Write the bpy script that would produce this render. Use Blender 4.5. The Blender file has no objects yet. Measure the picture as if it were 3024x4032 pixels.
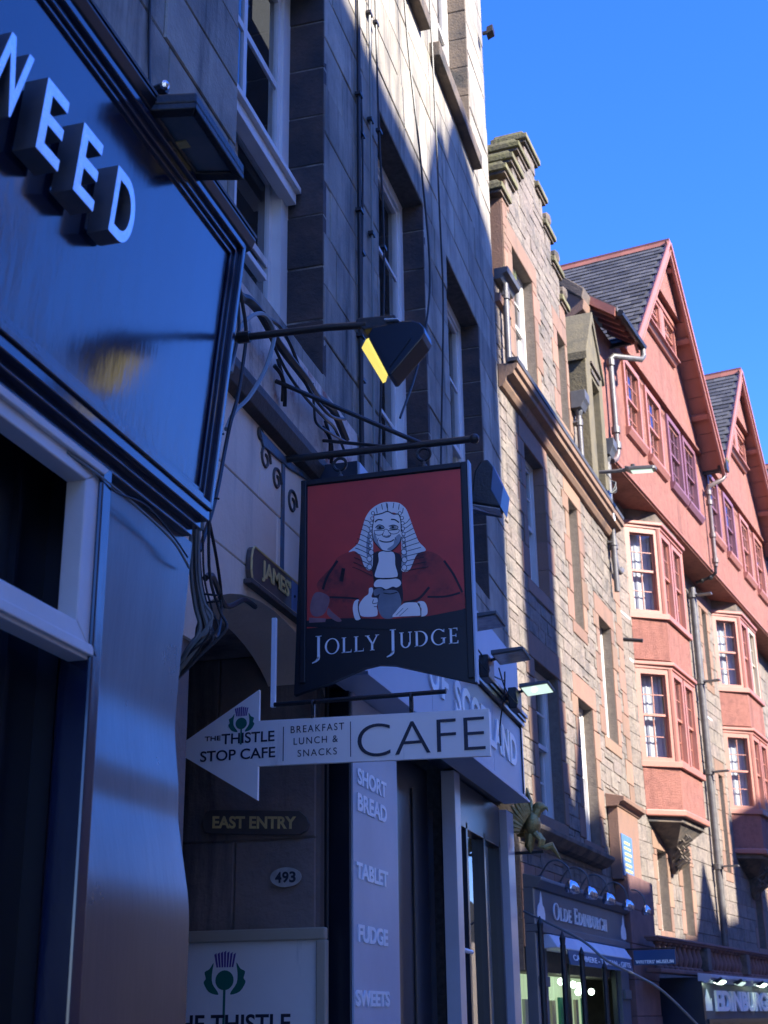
import bpy, math, random
from mathutils import Vector, Matrix
from mathutils.geometry import tessellate_polygon
random.seed(7)
R_ = random.Random(11)
C = bpy.context.scene.collection
SC = bpy.context.scene
rad = math.radians

# ------------------------------------------------------------------ camera
CAM_R = Vector((0.96228, 0.27175, -0.01327)); CAM_D = Vector((-0.10631, 0.33069, -0.93773)); CAM_F = Vector((-0.25044, 0.90377, 0.34710))
EYE = Vector((0, 0, 1.6))
cd = bpy.data.cameras.new("camera"); cam = bpy.data.objects.new("camera", cd); C.objects.link(cam)
cam.matrix_world = Matrix(((CAM_R.x, -CAM_D.x, -CAM_F.x, EYE.x), (CAM_R.y, -CAM_D.y, -CAM_F.y, EYE.y), (CAM_R.z, -CAM_D.z, -CAM_F.z, EYE.z), (0, 0, 0, 1)))
cd.sensor_fit = 'HORIZONTAL'; cd.sensor_width = 36; cd.lens = 5400 / 3024 * 36
cd.clip_start = 0.05; cd.clip_end = 2000
cd.dof.use_dof = True; cd.dof.focus_distance = 6.9; cd.dof.aperture_fstop = 7.0
SC.camera = cam

# ------------------------------------------------------------------ light
SUN_EL, SUN_A = 34.0, 18.0            # height, and turn from +X towards -Y
w = bpy.data.worlds.new("World"); SC.world = w; w.use_nodes = True
nt = w.node_tree; nt.nodes.clear()
sky = nt.nodes.new("ShaderNodeTexSky"); sky.sky_type = 'NISHITA'; sky.sun_disc = False
sky.sun_elevation = rad(SUN_EL); sky.sun_rotation = rad(90 + SUN_A)
sky.altitude = 300; sky.air_density = 1.0; sky.dust_density = 0.1; sky.ozone_density = 3.0
hs = nt.nodes.new("ShaderNodeHueSaturation"); hs.inputs['Hue'].default_value = .511; hs.inputs['Saturation'].default_value = 1.14; hs.inputs['Value'].default_value = .93
bg = nt.nodes.new("ShaderNodeBackground"); bg.inputs[1].default_value = 0.15
wo = nt.nodes.new("ShaderNodeOutputWorld")
tm = nt.nodes.new('ShaderNodeMix'); tm.data_type = 'RGBA'; tm.blend_type = 'MULTIPLY'; tm.inputs[0].default_value = 1; tm.inputs[7].default_value = (.56, .68, 1.0, 1)
nt.links.new(sky.outputs[0], tm.inputs[6]); nt.links.new(tm.outputs[2], hs.inputs['Color']); nt.links.new(hs.outputs[0], bg.inputs[0]); nt.links.new(bg.outputs[0], wo.inputs[0])
sd = bpy.data.lights.new("sun", 'SUN'); so = bpy.data.objects.new("sun", sd); C.objects.link(so)
sd.energy = 3.75; sd.angle = rad(0.53); sd.color = (1.0, 0.93, 0.82)
sdir = Vector((math.cos(rad(SUN_EL)) * math.cos(rad(SUN_A)), -math.cos(rad(SUN_EL)) * math.sin(rad(SUN_A)), math.sin(rad(SUN_EL))))
so.rotation_euler = sdir.to_track_quat('Z', 'Y').to_euler(); so.location = (20, -10, 30)
SC.view_settings.view_transform = 'Standard'; SC.view_settings.look = 'None'
SC.view_settings.exposure = 2.1; SC.view_settings.gamma = 1.0; SC.view_settings.use_curve_mapping = False
SC.cycles.max_bounces = 6; SC.cycles.transparent_max_bounces = 8

# ------------------------------------------------------------------ materials
def mat(name, c, c2=None, sc=6.0, rough=.75, metal=0.0, bump=0.0, bsc=40.0, tint=0.0, streak=None, blotch=None, coat=0.0, emit=None, spec=.5, stretch=(1, 1, 1), hue=0.0, bdist=.02, rvar=0.0):
    m = bpy.data.materials.new(name); m.use_nodes = True
    t = m.node_tree; N = t.nodes; L = t.links; b = N["Principled BSDF"]
    b.inputs['Roughness'].default_value = rough; b.inputs['Metallic'].default_value = metal
    b.inputs['Coat Weight'].default_value = coat; b.inputs['Coat Roughness'].default_value = rough * .9; b.inputs['Specular IOR Level'].default_value = spec
    geo = N.new("ShaderNodeNewGeometry")
    mp = N.new("ShaderNodeMapping"); mp.inputs['Scale'].default_value = stretch; L.new(geo.outputs['Position'], mp.inputs['Vector'])
    def noise(s, vec=None, det=6, ro=.6):
        n = N.new("ShaderNodeTexNoise"); n.inputs['Scale'].default_value = s; n.inputs['Detail'].default_value = det; n.inputs['Roughness'].default_value = ro
        L.new(vec if vec is not None else mp.outputs[0], n.inputs['Vector']); return n
    def mix(fac, a, bb, mode='MIX'):
        x = N.new("ShaderNodeMix"); x.data_type = 'RGBA'; x.blend_type = mode
        if isinstance(fac, (int, float)): x.inputs[0].default_value = fac
        else: L.new(fac, x.inputs[0])
        for sock, v in ((x.inputs[6], a), (x.inputs[7], bb)):
            if isinstance(v, tuple): sock.default_value = (*v, 1)
            else: L.new(v, sock)
        return x.outputs[2]
    def ramp(v, lo, hi):
        r = N.new("ShaderNodeMapRange"); r.inputs[1].default_value = lo; r.inputs[2].default_value = hi; r.clamp = True
        L.new(v, r.inputs[0]); return r.outputs[0]
    col = c
    if c2: col = mix(ramp(noise(sc).outputs[0], .35, .65), c, c2)
    if blotch:
        bc, bs, lo, hi = blotch; col = mix(ramp(noise(bs, geo.outputs['Position'], 8, .65).outputs[0], lo, hi), col, bc)
    if streak:
        stc, ss, lo, hi = streak
        m2 = N.new("ShaderNodeMapping"); m2.inputs['Scale'].default_value = (1, 1, .12); L.new(geo.outputs['Position'], m2.inputs['Vector'])
        col = mix(ramp(noise(ss, m2.outputs[0], 8, .7).outputs[0], lo, hi), col, stc)
    if tint or hue:
        oi = N.new("ShaderNodeObjectInfo"); ad = N.new("ShaderNodeMath"); ad.operation = 'ADD'
        L.new(oi.outputs['Random'], ad.inputs[0]); L.new(geo.outputs['Random Per Island'], ad.inputs[1])
        fr = N.new("ShaderNodeMath"); fr.operation = 'FRACT'; L.new(ad.outputs[0], fr.inputs[0])
        h = N.new("ShaderNodeHueSaturation")
        mr = N.new("ShaderNodeMapRange"); mr.inputs[3].default_value = 1 - tint; mr.inputs[4].default_value = 1 + tint; L.new(fr.outputs[0], mr.inputs[0]); L.new(mr.outputs[0], h.inputs['Value'])
        if hue:
            wn = N.new("ShaderNodeTexWhiteNoise"); wn.noise_dimensions = '1D'; L.new(fr.outputs[0], wn.inputs['W'])
            m3 = N.new("ShaderNodeMapRange"); m3.inputs[3].default_value = .5 - hue; m3.inputs[4].default_value = .5 + hue; L.new(wn.outputs[0], m3.inputs[0]); L.new(m3.outputs[0], h.inputs['Hue'])
        if isinstance(col, tuple): h.inputs['Color'].default_value = (*col, 1)
        else: L.new(col, h.inputs['Color'])
        col = h.outputs[0]
    if isinstance(col, tuple): b.inputs['Base Color'].default_value = (*col, 1)
    else: L.new(col, b.inputs['Base Color'])
    if rvar:
        rr = N.new("ShaderNodeMapRange"); rr.inputs[3].default_value = max(rough - rvar, .02); rr.inputs[4].default_value = rough + rvar
        L.new(noise(3.0, geo.outputs['Position']).outputs[0], rr.inputs[0]); L.new(rr.outputs[0], b.inputs['Roughness'])
    if bump:
        bn = N.new("ShaderNodeBump"); bn.inputs['Strength'].default_value = bump; bn.inputs['Distance'].default_value = bdist
        L.new(noise(bsc, None, 5, .6).outputs[0], bn.inputs['Height']); L.new(bn.outputs[0], b.inputs['Normal'])
    if emit:
        b.inputs['Emission Color'].default_value = (*emit[0], 1); b.inputs['Emission Strength'].default_value = emit[1]
    return m

def glass_mat(name, tintc=(.9, .93, .95), rough=.02):
    m = bpy.data.materials.new(name); m.use_nodes = True; t = m.node_tree; N = t.nodes; L = t.links; N.clear()
    o = N.new("ShaderNodeOutputMaterial"); mx = N.new("ShaderNodeMixShader"); tr = N.new("ShaderNodeBsdfTransparent"); gl = N.new("ShaderNodeBsdfGlossy")
    tr.inputs[0].default_value = (*tintc, 1); gl.inputs['Roughness'].default_value = rough
    lw = N.new("ShaderNodeLayerWeight"); lw.inputs[0].default_value = .5; pw = N.new("ShaderNodeMath"); pw.operation = 'POWER'; pw.inputs[1].default_value = 3.2; L.new(lw.outputs['Facing'], pw.inputs[0])
    fr = N.new("ShaderNodeMath"); fr.operation = 'MULTIPLY_ADD'; fr.inputs[1].default_value = .75; fr.inputs[2].default_value = .06; L.new(pw.outputs[0], fr.inputs[0])
    nz = N.new("ShaderNodeTexNoise"); nz.inputs['Scale'].default_value = 1.7; ge = N.new("ShaderNodeNewGeometry"); L.new(ge.outputs['Position'], nz.inputs['Vector'])
    bm = N.new("ShaderNodeBump"); bm.inputs['Strength'].default_value = .12; bm.inputs['Distance'].default_value = .03; L.new(nz.outputs[0], bm.inputs['Height']); L.new(bm.outputs[0], gl.inputs['Normal'])
    L.new(fr.outputs[0], mx.inputs[0]); L.new(tr.outputs[0], mx.inputs[1]); L.new(gl.outputs[0], mx.inputs[2]); L.new(mx.outputs[0], o.inputs[0])
    return m

M = dict(
 ashlar=mat('ashlar_stone', (.37, .33, .265), (.235, .215, .18), 2.5, .85, bump=.35, bsc=45, tint=.20, streak=((.05, .049, .048), 2.6, .50, .70), blotch=((.48, .43, .345), 1.3, .50, .75)),
 mortar=mat('old_mortar', (.13, .115, .10), (.075, .068, .06), 20, .95, bump=.4, bsc=90),
 sootyshade=mat('shaded_sooty_brown_stone', (.11, .070, .056), (.062, .046, .040), 4, .88, bump=.5, bsc=30, tint=.2, blotch=((.035, .032, .034), 2.4, .42, .62)),
 lightmortar=mat('pale_mortar', (.34, .29, .24), (.06, .05, .045), 5, .95, bump=.4, bsc=80),
 rubble=mat('squared_rubble_stone', (.235, .194, .158), (.165, .137, .115), 9, .88, bump=.7, bsc=22, tint=.10, hue=.010, blotch=((.115, .103, .09), 3.0, .50, .66), bdist=.04, streak=((.31, .255, .20), 5, .56, .75)),
 rubblejoint=mat('rubble_mortar', (.19, .155, .125), (.14, .115, .095), 18, .95, bump=.6, bsc=60),
 redstone=mat('red_sandstone', (0.252, 0.147, 0.099), (0.210, 0.129, 0.090), 4, .85, bump=.3, bsc=50, tint=.17, hue=.008, streak=((0.132, 0.099, 0.078), 4, .52, .75)),
 mossy=mat('mossy_cope_stone', (0.150, 0.144, 0.060), (0.198, 0.174, 0.114), 6, .92, bump=.6, bsc=30, tint=.15, blotch=((0.084, 0.078, 0.045), 6, .45, .65)),
 greystone=mat('weathered_cope_stone', (0.163, 0.124, 0.091), (0.098, 0.081, 0.068), 5, .9, bump=.5, bsc=40, blotch=((0.052, 0.049, 0.046), 2.5, .5, .62)),
 cream=mat('cream_painted_stone', (.90, .68, .50), (.84, .62, .45), 3, .62, bump=.2, bsc=25, tint=.04, streak=((.55, .40, .29), 3.5, .55, .8)),
 brownpaint=mat('brown_painted_moulding', (.10, .075, .065), (.06, .05, .045), 6, .7, bump=.3, bsc=40),
 peel=mat('peeling_plaster', (.74, .62, .52), (.56, .46, .39), 6, .85, bump=.4, bsc=30, blotch=((.34, .13, .09), 4.2, .55, .66), streak=((.28, .235, .21), 7, .52, .68)),
 harl=mat('red_harling', (.43, .182, .136), (.37, .152, .115), 5, .92, bump=1.0, bsc=70, bdist=.05, blotch=((.27, .115, .09), 9, .50, .70), streak=((.24, .10, .08), 3, .52, .70)),
 redtrim=mat('salmon_painted_wood', (.37, .148, .105), (.33, .13, .092), 4, .5, bump=.1, bsc=30),
 purple=mat('plum_painted_wood', (.20, .085, .105), (.18, .075, .095), 4, .5),
 creamtrim=mat('cream_painted_wood', (0.434, 0.350, 0.252), None, 4, .5),
 harlgrey=mat('grey_harling', (0.162, 0.144, 0.102), (0.102, 0.096, 0.072), 18, .95, bump=1.0, bsc=60, bdist=.04),
 slate=mat('roof_slate', (.085, .080, .070), (.055, .053, .050), 8, .62, bump=.3, bsc=50, tint=.38, hue=.01),
 ridge=mat('terracotta_ridge', (0.260, 0.087, 0.050), (0.211, 0.074, 0.046), 5, .8, tint=.1),
 lead=mat('lead_grey', (0.112, 0.116, 0.120), (0.080, 0.080, 0.084), 7, .55, metal=.3),
 iron=mat('black_painted_iron', (.013, .013, .015), (.022, .018, .017), 14, .42, bump=.2, bsc=60),
 ironblue=mat('blue_painted_iron', (.05, .10, .16), (.10, .07, .055), 9, .5, bump=.3, bsc=60),
 pipe=mat('grey_pipe_paint', (0.128, 0.124, 0.120), (0.090, 0.079, 0.075), 9, .42, bump=.1, bsc=40),
 pipered=mat('brown_pipe_paint', (.15, .115, .10), (.11, .075, .065), 9, .42),
 white=mat('white_window_paint', (0.666, 0.648, 0.612), (0.594, 0.567, 0.531), 3, .42, streak=((0.450, 0.396, 0.342), 7, .58, .8)),
 whiteold=mat('old_white_timber', (.80, .76, .72), (.72, .68, .64), 3, .55, streak=((.50, .44, .38), 6, .56, .78)),
 glass=glass_mat('window_glass'),
 dark=mat('dark_room', (.03, .032, .036), None, 1, .95),
 room=mat('lit_room_wall', (.20, .21, .21), (.12, .13, .14), 1.2, .9),
 panereflection=mat('grey_pane_reflection', (.50, .51, .53), (.40, .41, .44), 2.2, .8, stretch=(1, 1.3, 1.6)),  # pale sheet behind the bay panes imitates reflected sky and interiors
 blind=mat('pale_window_blind', (0.446, 0.439, 0.432), (0.360, 0.353, 0.346), 3, .9, stretch=(1, 9, 1)),
 navy=mat('navy_gloss_paint', (.006, .010, .035), (.010, .016, .045), 3, .165, bump=.035, bsc=3.0, coat=.7, bdist=.2, stretch=(1, 1, .35), rvar=.07),
 navypil=mat('navy_gloss_sheet', (.010, .014, .035), (.016, .020, .045), 3, .30, bump=.05, bsc=5.0, coat=.8, bdist=.06, stretch=(1, 1, .22), rvar=.10),
 navydark=mat('navy_black_paint', (.004, .006, .014), None, 3, .28, coat=.3),
 framepaint=mat('pale_grey_paint', (.76, .70, .66), (.68, .62, .58), 3, .38, bump=.06, bsc=20, streak=((.33, .32, .33), 6, .6, .8)),
 steel=mat('brushed_steel', (.85, .85, .86), (.72, .72, .74), 25, .26, metal=1.0, bump=.05, bsc=120),
 steelside=mat('dull_steel_return', (.20, .19, .20), (.16, .155, .16), 12, .45, metal=.6),
 palesign=mat('pale_blue_shop_panel', (.42, .46, .54), (.38, .42, .50), 2, .45, streak=((.20, .235, .31), 4, .6, .8)),
 palepill=mat('pale_grey_shop_panel', (.50, .52, .58), (.44, .46, .52), 2, .45),
 pilwhite=mat('white_shop_pilaster', (.52, .50, .52), (.46, .44, .46), 2, .3),
 letterpale=mat('pale_shop_lettering', (.86, .88, .90), None, 3, .4),
 shopdark=mat('dark_shop_paint', (.012, .018, .035), (.018, .024, .04), 3, .3, coat=.2),
 shopgrey=mat('blue_grey_shop_paint', (.085, .105, .14), (.07, .09, .12), 3, .5),
 signwhite=mat('off_white_sign_board', (.90, .80, .72), (.85, .75, .67), 2, .35, streak=((.42, .38, .35), 7, .58, .80)),
 ink=mat('dark_sign_ink', (.018, .018, .035), None, 3, .5),
 thgreen=mat('thistle_green_print', (.010, .14, .095), None, 3, .5),
 thpurple=mat('thistle_purple_print', (.11, .055, .24), None, 3, .5),
 signred=mat('deep_red_sign_paint', (.66, .05, .036), (.50, .042, .034), 2.5, .45),
 robe=mat('dark_red_robe_paint', (.44, .036, .026), (.28, .028, .022), 7, .5, blotch=((.03, .012, .018), 5, .52, .68)),
 robedark=mat('robe_shadow_paint', (.02, .01, .018), None, 3, .5),
 skin=mat('pale_figure_paint', (.88, .81, .74), None, 3, .5),
 wig=mat('pale_wig_paint', (.86, .82, .77), (.74, .71, .67), 20, .5),
 jug=mat('grey_jug_paint', (.15, .17, .20), (.20, .22, .25), 12, .5),
 gavel=mat('pink_gavel_paint', (.30, .15, .15), (.22, .10, .11), 12, .5),
 signblack=mat('black_sign_paint', (.008, .009, .014), None, 3, .4),
 gold=mat('faded_gold_paint', (.80, .56, .20), (.62, .43, .17), 12, .55),
 gilt=mat('gilded_surface', (.55, .40, .14), (.34, .25, .09), 10, .42, metal=.65, bump=.5, bsc=40),
 plateback=mat('dark_name_board', (.09, .065, .055), (.12, .09, .075), 5, .5),
 plateblue=mat('blue_name_board', (.10, .16, .28), None, 5, .35),
 plateoval=mat('grey_enamel_plate', (.50, .46, .42), (.36, .33, .30), 20, .4),
 pendwall=mat('dim_pend_stone', (.27, .195, .165), (.20, .15, .13), 3, .92, bump=.5, bsc=20, tint=.12, streak=((.05, .04, .04), 2, .5, .65)),
 yellow=mat('yellow_lit_lens', (.75, .60, .10), None, 3, .3, emit=((1.0, .80, .14), .24)),
 ledlit=mat('lit_led_lens', (.8, .9, .8), None, 3, .3, emit=((.75, 1.0, .80), 2.2)),
 dormerstone=mat('brown_stained_dormer_stone', (.155, .13, .075), (.115, .10, .065), 5, .9, bump=.5, bsc=30, streak=((.07, .065, .045), 4, .5, .7)),
 lampglass=mat('dark_lamp_glass', (.10, .12, .13), (.14, .15, .155), 9, .12, coat=.5),
 ledpale=mat('pale_led_glass', (.42, .50, .46), None, 3, .25, emit=((.7, .95, .8), .25)),
 lensgrey=mat('grey_lamp_lens', (.20, .19, .18), (.35, .33, .30), 14, .2, coat=.5),
 chrome=mat('blue_chrome_shade', (.55, .60, .70), None, 3, .14, metal=.95),
 cable=mat('black_cable', (.016, .016, .018), None, 3, .5),
 cablegrey=mat('grey_cable', (.20, .21, .20), None, 3, .5),
 asphalt=mat('asphalt', (.14, .125, .105), (.12, .105, .09), 4, .9, bump=.3, bsc=60),
 paving=mat('paving_stone', (.44, .37, .28), (.36, .30, .23), 3, .85, bump=.3, bsc=30, tint=.1),
 moss=mat('green_gutter_plants', (.07, .09, .025), (.12, .12, .04), 10, .8),
 paintshade=mat('grey_figure_shading', (.27, .28, .31), (.36, .37, .39), 14, .5),
 farstone=mat('dark_mirrored_stone_across', (.085, .085, .09), (.06, .06, .065), 2, .9, tint=.1),  # dark tone chosen so the far range mirrors dark in the pilaster
 oppstone=mat('tenement_stone_across', (.60, .48, .34), (.50, .40, .28), 2, .9, tint=.1),
 awnwhite=mat('white_awning_cloth', (.78, .74, .74), (.62, .60, .64), 3, .7),
 awnblue=mat('blue_awning_cloth', (.05, .085, .16), None, 3, .6),
 museum=mat('blue_museum_sign', (.02, .065, .17), None, 3, .4),
 plaque=mat('blue_plaque_enamel', (.10, .20, .40), (.085, .17, .35), 4, .4),
 plaquegold=mat('plaque_gold_lettering', (.50, .45, .16), None, 4, .5),
 litshop=mat('lit_shop_interior', (.42, .52, .38), (.22, .24, .20), 3.0, .8, emit=((.55, .75, .45), .16), stretch=(1, 5, .3)),
 brownpier=mat('dark_red_pier_stone', (.21, .11, .09), (.15, .08, .07), 5, .85, bump=.3, bsc=40),
)

# ------------------------------------------------------------------ mesh helpers
class MB:
    def __init__(s, T=None): s.v = []; s.f = []; s.T = T
    def add(s, vs, fs):
        n = len(s.v); s.v += [tuple(s.T(*p)) if s.T else tuple(p) for p in vs]; s.f += [tuple(i + n for i in f) for f in fs]; return s
    def box(s, x0, x1, y0, y1, z0, z1):
        if x0 > x1: x0, x1 = x1, x0
        if y0 > y1: y0, y1 = y1, y0
        if z0 > z1: z0, z1 = z1, z0
        return s.add([(x0, y0, z0), (x1, y0, z0), (x1, y1, z0), (x0, y1, z0), (x0, y0, z1), (x1, y0, z1), (x1, y1, z1), (x0, y1, z1)],
              [(0, 3, 2, 1), (4, 5, 6, 7), (0, 1, 5, 4), (1, 2, 6, 5), (2, 3, 7, 6), (3, 0, 4, 7)])
    def prism(s, poly, vec):            # poly: list of 3-D points, extruded along vec
        n = len(poly); v = Vector(vec); a = [Vector(p) for p in poly]; b = [p + v for p in a]
        return s.add(a + b, [tuple(range(n))[::-1], tuple(range(n, 2 * n))] + [(i, (i + 1) % n, n + (i + 1) % n, n + i) for i in range(n)])
    def tube(s, pts, r, n=8, smooth=0, cap=True):
        P = [Vector(p) for p in pts]
        if smooth:
            Q = []
            for i in range(len(P) - 1):
                p0 = P[max(i - 1, 0)]; p1 = P[i]; p2 = P[i + 1]; p3 = P[min(i + 2, len(P) - 1)]
                for k in range(smooth):
                    t = k / smooth; Q.append(.5 * ((2 * p1) + (-p0 + p2) * t + (2 * p0 - 5 * p1 + 4 * p2 - p3) * t * t + (-p0 + 3 * p1 - 3 * p2 + p3) * t ** 3))
            P = Q + [P[-1]]
        vs = []; fs = []; up = None
        for i, p in enumerate(P):
            d = (P[min(i + 1, len(P) - 1)] - P[max(i - 1, 0)]).normalized()
            if up is None: up = d.orthogonal().normalized()
            up = (up - d * up.dot(d)); up = up.normalized() if up.length > 1e-6 else d.orthogonal().normalized()
            q = d.cross(up); rr = r[i] if isinstance(r, (list, tuple)) else r
            for k in range(n):
                a = 2 * math.pi * k / n; vs.append(p + (up * math.cos(a) + q * math.sin(a)) * rr)
        for i in range(len(P) - 1):
            for k in range(n): fs.append((i * n + k, i * n + (k + 1) % n, (i + 1) * n + (k + 1) % n, (i + 1) * n + k))
        if cap: fs.append(tuple(range(n))[::-1]); fs.append(tuple(range((len(P) - 1) * n, len(P) * n)))
        return s.add(vs, fs)
    def lathe(s, prof, c, axis='z', n=14):     # prof: (r, h)
        vs = []; fs = []; c = Vector(c)
        for r, h in prof:
            for k in range(n):
                a = 2 * math.pi * k / n; x, y = r * math.cos(a), r * math.sin(a)
                vs.append(c + (Vector((x, y, h)) if axis == 'z' else Vector((h, x, y)) if axis == 'x' else Vector((x, h, y))))
        m = len(prof)
        for i in range(m - 1):
            for k in range(n): fs.append((i * n + k, i * n + (k + 1) % n, (i + 1) * n + (k + 1) % n, (i + 1) * n + k))
        fs.append(tuple(range(n))[::-1]); fs.append(tuple(range((m - 1) * n, m * n)))
        return s.add(vs, fs)
    def ball(s, c, r, n=12, sc=(1, 1, 1)):
        m = n // 2; prof = [(max(math.sin(math.pi * i / m), .001), -math.cos(math.pi * i / m)) for i in range(m + 1)]
        t = MB().lathe(prof, (0, 0, 0), 'z', n)
        return s.add([(c[0] + p[0] * r * sc[0], c[1] + p[1] * r * sc[1], c[2] + p[2] * r * sc[2]) for p in t.v], t.f)
    def ring(s, c, R, r, ax=(0, 1, 0), n=20):
        c = Vector(c); a = Vector(ax).normalized(); u = a.orthogonal().normalized(); q = a.cross(u)
        return s.tube([c + (u * math.cos(2 * math.pi * k / n) + q * math.sin(2 * math.pi * k / n)) * R for k in range(n + 1)], r, 6)
    def mesh(s, name):
        me = bpy.data.meshes.new(name); me.from_pydata([tuple(p) for p in s.v], [], s.f); me.validate(); me.update(); return me

def shade(me, ang=40):
    me.shade_smooth()
    try: me.set_sharp_from_angle(angle=rad(ang))
    except Exception: pass

def obj(name, mb, m, parent=None, bev=0.0, smooth=False, loc=None, recenter=False):
    me = mb if isinstance(mb, bpy.types.Mesh) else mb.mesh(name)
    if not isinstance(mb, bpy.types.Mesh) or not me.materials:
        me.materials.append(m)
    if smooth: shade(me)
    o = bpy.data.objects.new(name, me); C.objects.link(o)
    if parent: o.parent = parent
    if loc: o.location = loc
    if bev:
        b = o.modifiers.new("bevel", 'BEVEL'); b.width = bev; b.segments = 2; b.limit_method = 'ANGLE'; b.angle_limit = rad(35)
    return o
def tag(o, label=None, cat=None, group=None, kind=None):
    if label: o['label'] = label
    if cat: o['category'] = cat
    if group: o['group'] = group
    if kind: o['kind'] = kind
    return o
def thing(name, label, cat, loc=(0, 0, 0), rz=0.0, group=None):
    o = bpy.data.objects.new(name, None); C.objects.link(o); o.location = loc; o.rotation_euler = (0, 0, rz); o.empty_display_size = .2
    return tag(o, label, cat, group)
def copy_tree(o, parent=None):
    c = o.copy(); C.objects.link(c); c.parent = parent
    for ch in o.children: copy_tree(ch, c)
    return c
MW = {}
def wm(root):
    return Matrix.Translation(root.location) @ root.rotation_euler.to_matrix().to_4x4()
def pix(p):
    d = p - EYE; z = d.dot(CAM_F)
    if z < .1: return None
    return (.5 + d.dot(CAM_R) / z * 5400 / 3024, .5 + d.dot(CAM_D) / z * 5400 / 4032, z)
def inview(p, mg=.03):
    q = pix(p); return q is not None and -mg < q[0] < 1 + mg and -mg < q[1] < 1 + mg

# ------------------------------------------------------------------ stones
def sub_rects(rects, holes):
    out = rects
    for (a0, a1, b0, b1) in holes:
        nx = []
        for (x0, x1, z0, z1) in out:
            if x1 <= a0 + 1e-4 or x0 >= a1 - 1e-4 or z1 <= b0 + 1e-4 or z0 >= b1 - 1e-4: nx.append((x0, x1, z0, z1)); continue
            if x0 < a0: nx.append((x0, a0, z0, z1))
            if x1 > a1: nx.append((a1, x1, z0, z1))
            xa, xb = max(x0, a0), min(x1, a1)
            if z0 < b0: nx.append((xa, xb, z0, b0))
            if z1 > b1: nx.append((xa, xb, b1, z1))
        out = nx
    return [r for r in out if r[1] - r[0] > .012 and r[3] - r[2] > .012]
def courses(s0, s1, z0, z1, hmin, hmax, wmin, wmax, rnd, split=0.0):
    out = []; z = z0; k = 0
    while z < z1 - .02:
        h = rnd.uniform(hmin, hmax); zt = min(z + h, z1)
        if z1 - zt < .08: zt = z1
        s = s0 - rnd.uniform(0, wmax) if hmax > hmin else s0 - (wmax * (.25 + .5 * (k % 2)))
        while s < s1:
            wv = rnd.uniform(wmin, wmax)
            a, b = max(s, s0), min(s + wv, s1)
            if b > a + .01:
                if split and rnd.random() < split and zt - z > .16:
                    zm = z + (zt - z) * rnd.choice((.42, .5, .6)); out += [(a, b, z, zm), (a, b, zm, zt)]
                else: out.append((a, b, z, zt))
            s += wv
        z = zt; k += 1
    return out
def block_verts(w_, h_, d, ch, jit, rnd):
    j = lambda: rnd.uniform(-jit, jit)
    w2, h2 = w_ / 2, h_ / 2; c = min(ch, w_ * .3, h_ * .3)
    fr = [(0 + j(), -w2 + c + j(), -h2 + c + j()), (0 + j(), w2 - c + j(), -h2 + c + j()), (0 + j(), w2 - c + j(), h2 - c + j()), (0 + j(), -w2 + c + j(), h2 - c + j())]
    md = [(-c, -w2, -h2), (-c, w2, -h2), (-c, w2, h2), (-c, -w2, h2)]; bk = [(-d, y, z) for _, y, z in md]
    f = [(0, 1, 2, 3), (4, 5, 1, 0), (5, 6, 2, 1), (6, 7, 3, 2), (7, 4, 0, 3), (8, 9, 5, 4), (9, 10, 6, 5), (10, 11, 7, 6), (11, 8, 4, 7)]
    return fr + md + bk, f
def lay_stones(root, name, rects, off, m, rnd, gap=.006, depth=.10, ch=.008, jit=0.0, proud=.003, limit=290, stuffname=None):
    W = wm(root); items = []
    for (a, b, z0, z1) in rects:
        if b - a < gap * 3 or z1 - z0 < gap * 3: continue
        c = Vector((off + rnd.uniform(-proud, proud), (a + b) / 2, (z0 + z1) / 2)); P = W @ c; q = pix(P)
        sz = 0
        if inview(P, .02):
            p1 = pix(W @ Vector((off, a, z0))); p2 = pix(W @ Vector((off, b, z1))); p3 = pix(W @ Vector((off, a, z1)))
            if p1 and p2 and p3: sz = abs((p2[0] - p1[0])) * 3024 * abs(p3[1] - p1[1]) * 4032
        items.append((sz, c, b - a - gap, z1 - z0 - gap))
    items.sort(key=lambda t: -t[0]); cache = {}
    st = MB()
    for i, (sz, c, w_, h_) in enumerate(items):
        if i < limit and sz > 80:
            key = (round(w_, 2), round(h_, 2), rnd.randrange(3)) if jit else (round(w_, 3), round(h_, 3))
            me = cache.get(key)
            if me is None:
                v, f = block_verts(w_, h_, depth, ch, jit, rnd); me = bpy.data.meshes.new(name); me.from_pydata(v, [], f); me.materials.append(m); cache[key] = me
            o = bpy.data.objects.new(name, me); C.objects.link(o); o.parent = root; o.location = c
        else:
            v, f = block_verts(w_, h_, depth, ch, jit, rnd); st.add([(p[0] + c.x, p[1] + c.y, p[2] + c.z) for p in v], f)
    if st.v: tag(obj(stuffname or (name + '_field'), st, m, root), kind='stuff')

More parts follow.
